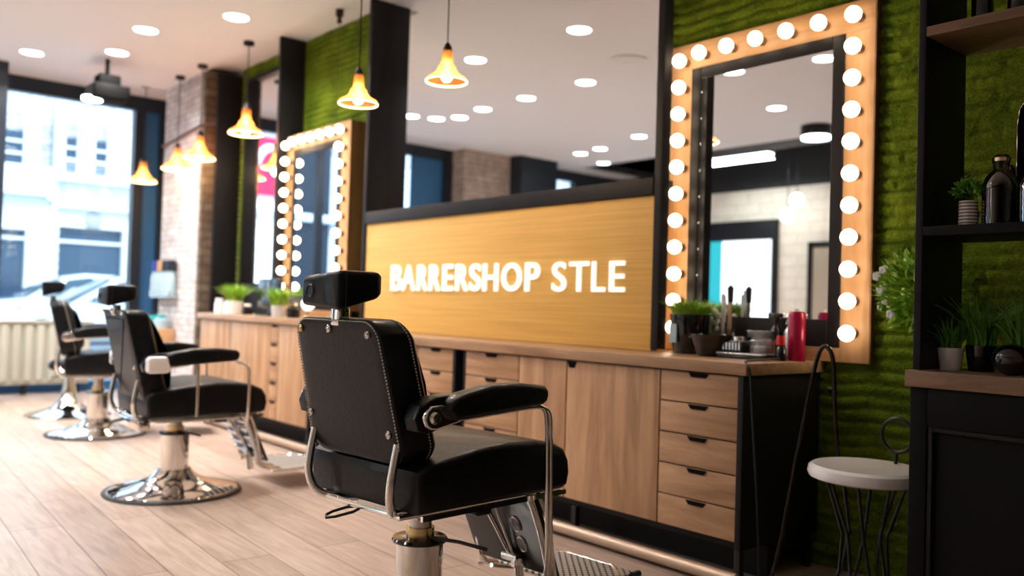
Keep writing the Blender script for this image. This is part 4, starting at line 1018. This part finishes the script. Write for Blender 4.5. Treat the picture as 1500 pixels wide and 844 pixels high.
bottle('dark_bottle', (-6.9, 3.03, ZF), 'dark bottle just right of the white grass pot', .04, .07, 'gloss_black', 'petal', .7, .02)
r = empty('table_lamp', (-5.86, 3.04, ZF), 'small glowing globe lamp partly behind the sharp headrest', 'lamp')
G().lathe([(.001, 0), (.04, 0), (.04, .01), (.01, .02), (.01, .06), (.001, .06)], n=20).build('base', 'brass', r)
G().sphere((0, 0, .105), .05).build('globe', mat('soft_globe', (1, .95, .9), .4, emis=(1, .93, .85), estr=1.2), r)
# products on the brick pier
r = empty('bottle_rack', (-9.0, 3.09, 0), 'pale rack of product bottles on the brick pier', 'rack')
G().box(-.30, .30, -.075, .0, 1.04, 1.055).box(-.30, .30, -.078, -.07, 1.055, 1.11).build('tray', 'silver', r, bevel=.002)
for k, (x, cm) in enumerate(((-.20, 'blue_cap'), (-.05, 'orange_wood'), (.09, 'navy'), (.22, 'navy'))):
    bottle('rack_bottle', (-9.0+x, 3.045, 1.056), ('pale bottle with %s cap on the pier rack' % ['bright blue', 'reddish', 'navy middle', 'navy rightmost'][k]), .055, .25, 'bottle_pale', cm, .8, .11, group='bottles on the pier rack')
r = empty('wall_shelf', (-9.0, 3.09, 0), 'small oak shelf box low on the brick pier', 'shelf')
G().box(-.3, .27, -.16, 0, .56, .73).build('box', 'orange_wood', r, bevel=.004)
bottle('teal_bottle', (-9.12, 3.0, .731), 'teal bottle on the oak shelf box of the pier', .06, .13, 'teal', 'navy', .6, .03)
bottle('teal_bottle', (-8.88, 3.0, .731), 'pale blue bottle with teal cap on the pier shelf box', .07, .11, 'bottle_pale', 'teal', .6, .03)

# ================================================================== LIGHTS, WORLD, CAMERA
w = bpy.data.worlds.new('sky'); S.world = w; w.use_nodes = True
bg = w.node_tree.nodes['Background']; bg.inputs['Color'].default_value = (.62, .82, 1, 1); bg.inputs['Strength'].default_value = 3.6
sn = bpy.data.lights.new('sun', 'SUN'); sn.energy = 3; sn.angle = .05; sn.color = (1, .97, .93)
so = bpy.data.objects.new('sun', sn); COL.objects.link(so); so.rotation_euler = (0, math.radians(42), 0)
# light panels of the open ceiling part and linear fixture
area('light_source', (-7.25, -3.6, 3.2), 1.1, 25, (.95, 1, .98), shape='RECTANGLE', sy=.15)
area('light_source', (-3.5, -3.6, 3.9), 1.5, 40, (1, .95, .88), shape='RECTANGLE', sy=.3)

cam = bpy.data.cameras.new('camera'); co = bpy.data.objects.new('camera', cam); COL.objects.link(co); S.camera = co
f, cx, cy, u1, s_, c0 = 1270., 750., 422., -1090., .03, 28.
upv = Vector((s_, -1, c0/f)).normalized(); D1 = Vector((u1, c0+s_*u1, f)).normalized()
Xc = -D1; Yc = upv.cross(Xc)
# columns: world axes expressed in (right, down, forward); blender camera axes are right, up, back
right = Vector((Xc.x, Yc.x, upv.x)); down = Vector((Xc.y, Yc.y, upv.y)); fwd = Vector((Xc.z, Yc.z, upv.z))
mtx = Matrix((right, -down, -fwd)).transposed()
co.matrix_world = Matrix.Translation((0, 0, 1.05)) @ mtx.to_4x4()
cam.sensor_width = 36; cam.lens = f/1500*36; cam.clip_start = .05
cam.dof.use_dof = True; cam.dof.focus_distance = 2.55; cam.dof.aperture_fstop = cam.lens/1000/.018

S.view_settings.view_transform = 'Standard'; S.view_settings.look = 'None'; S.view_settings.gamma = 1
S.view_settings.use_curve_mapping = False; S.view_settings.exposure = 0.32
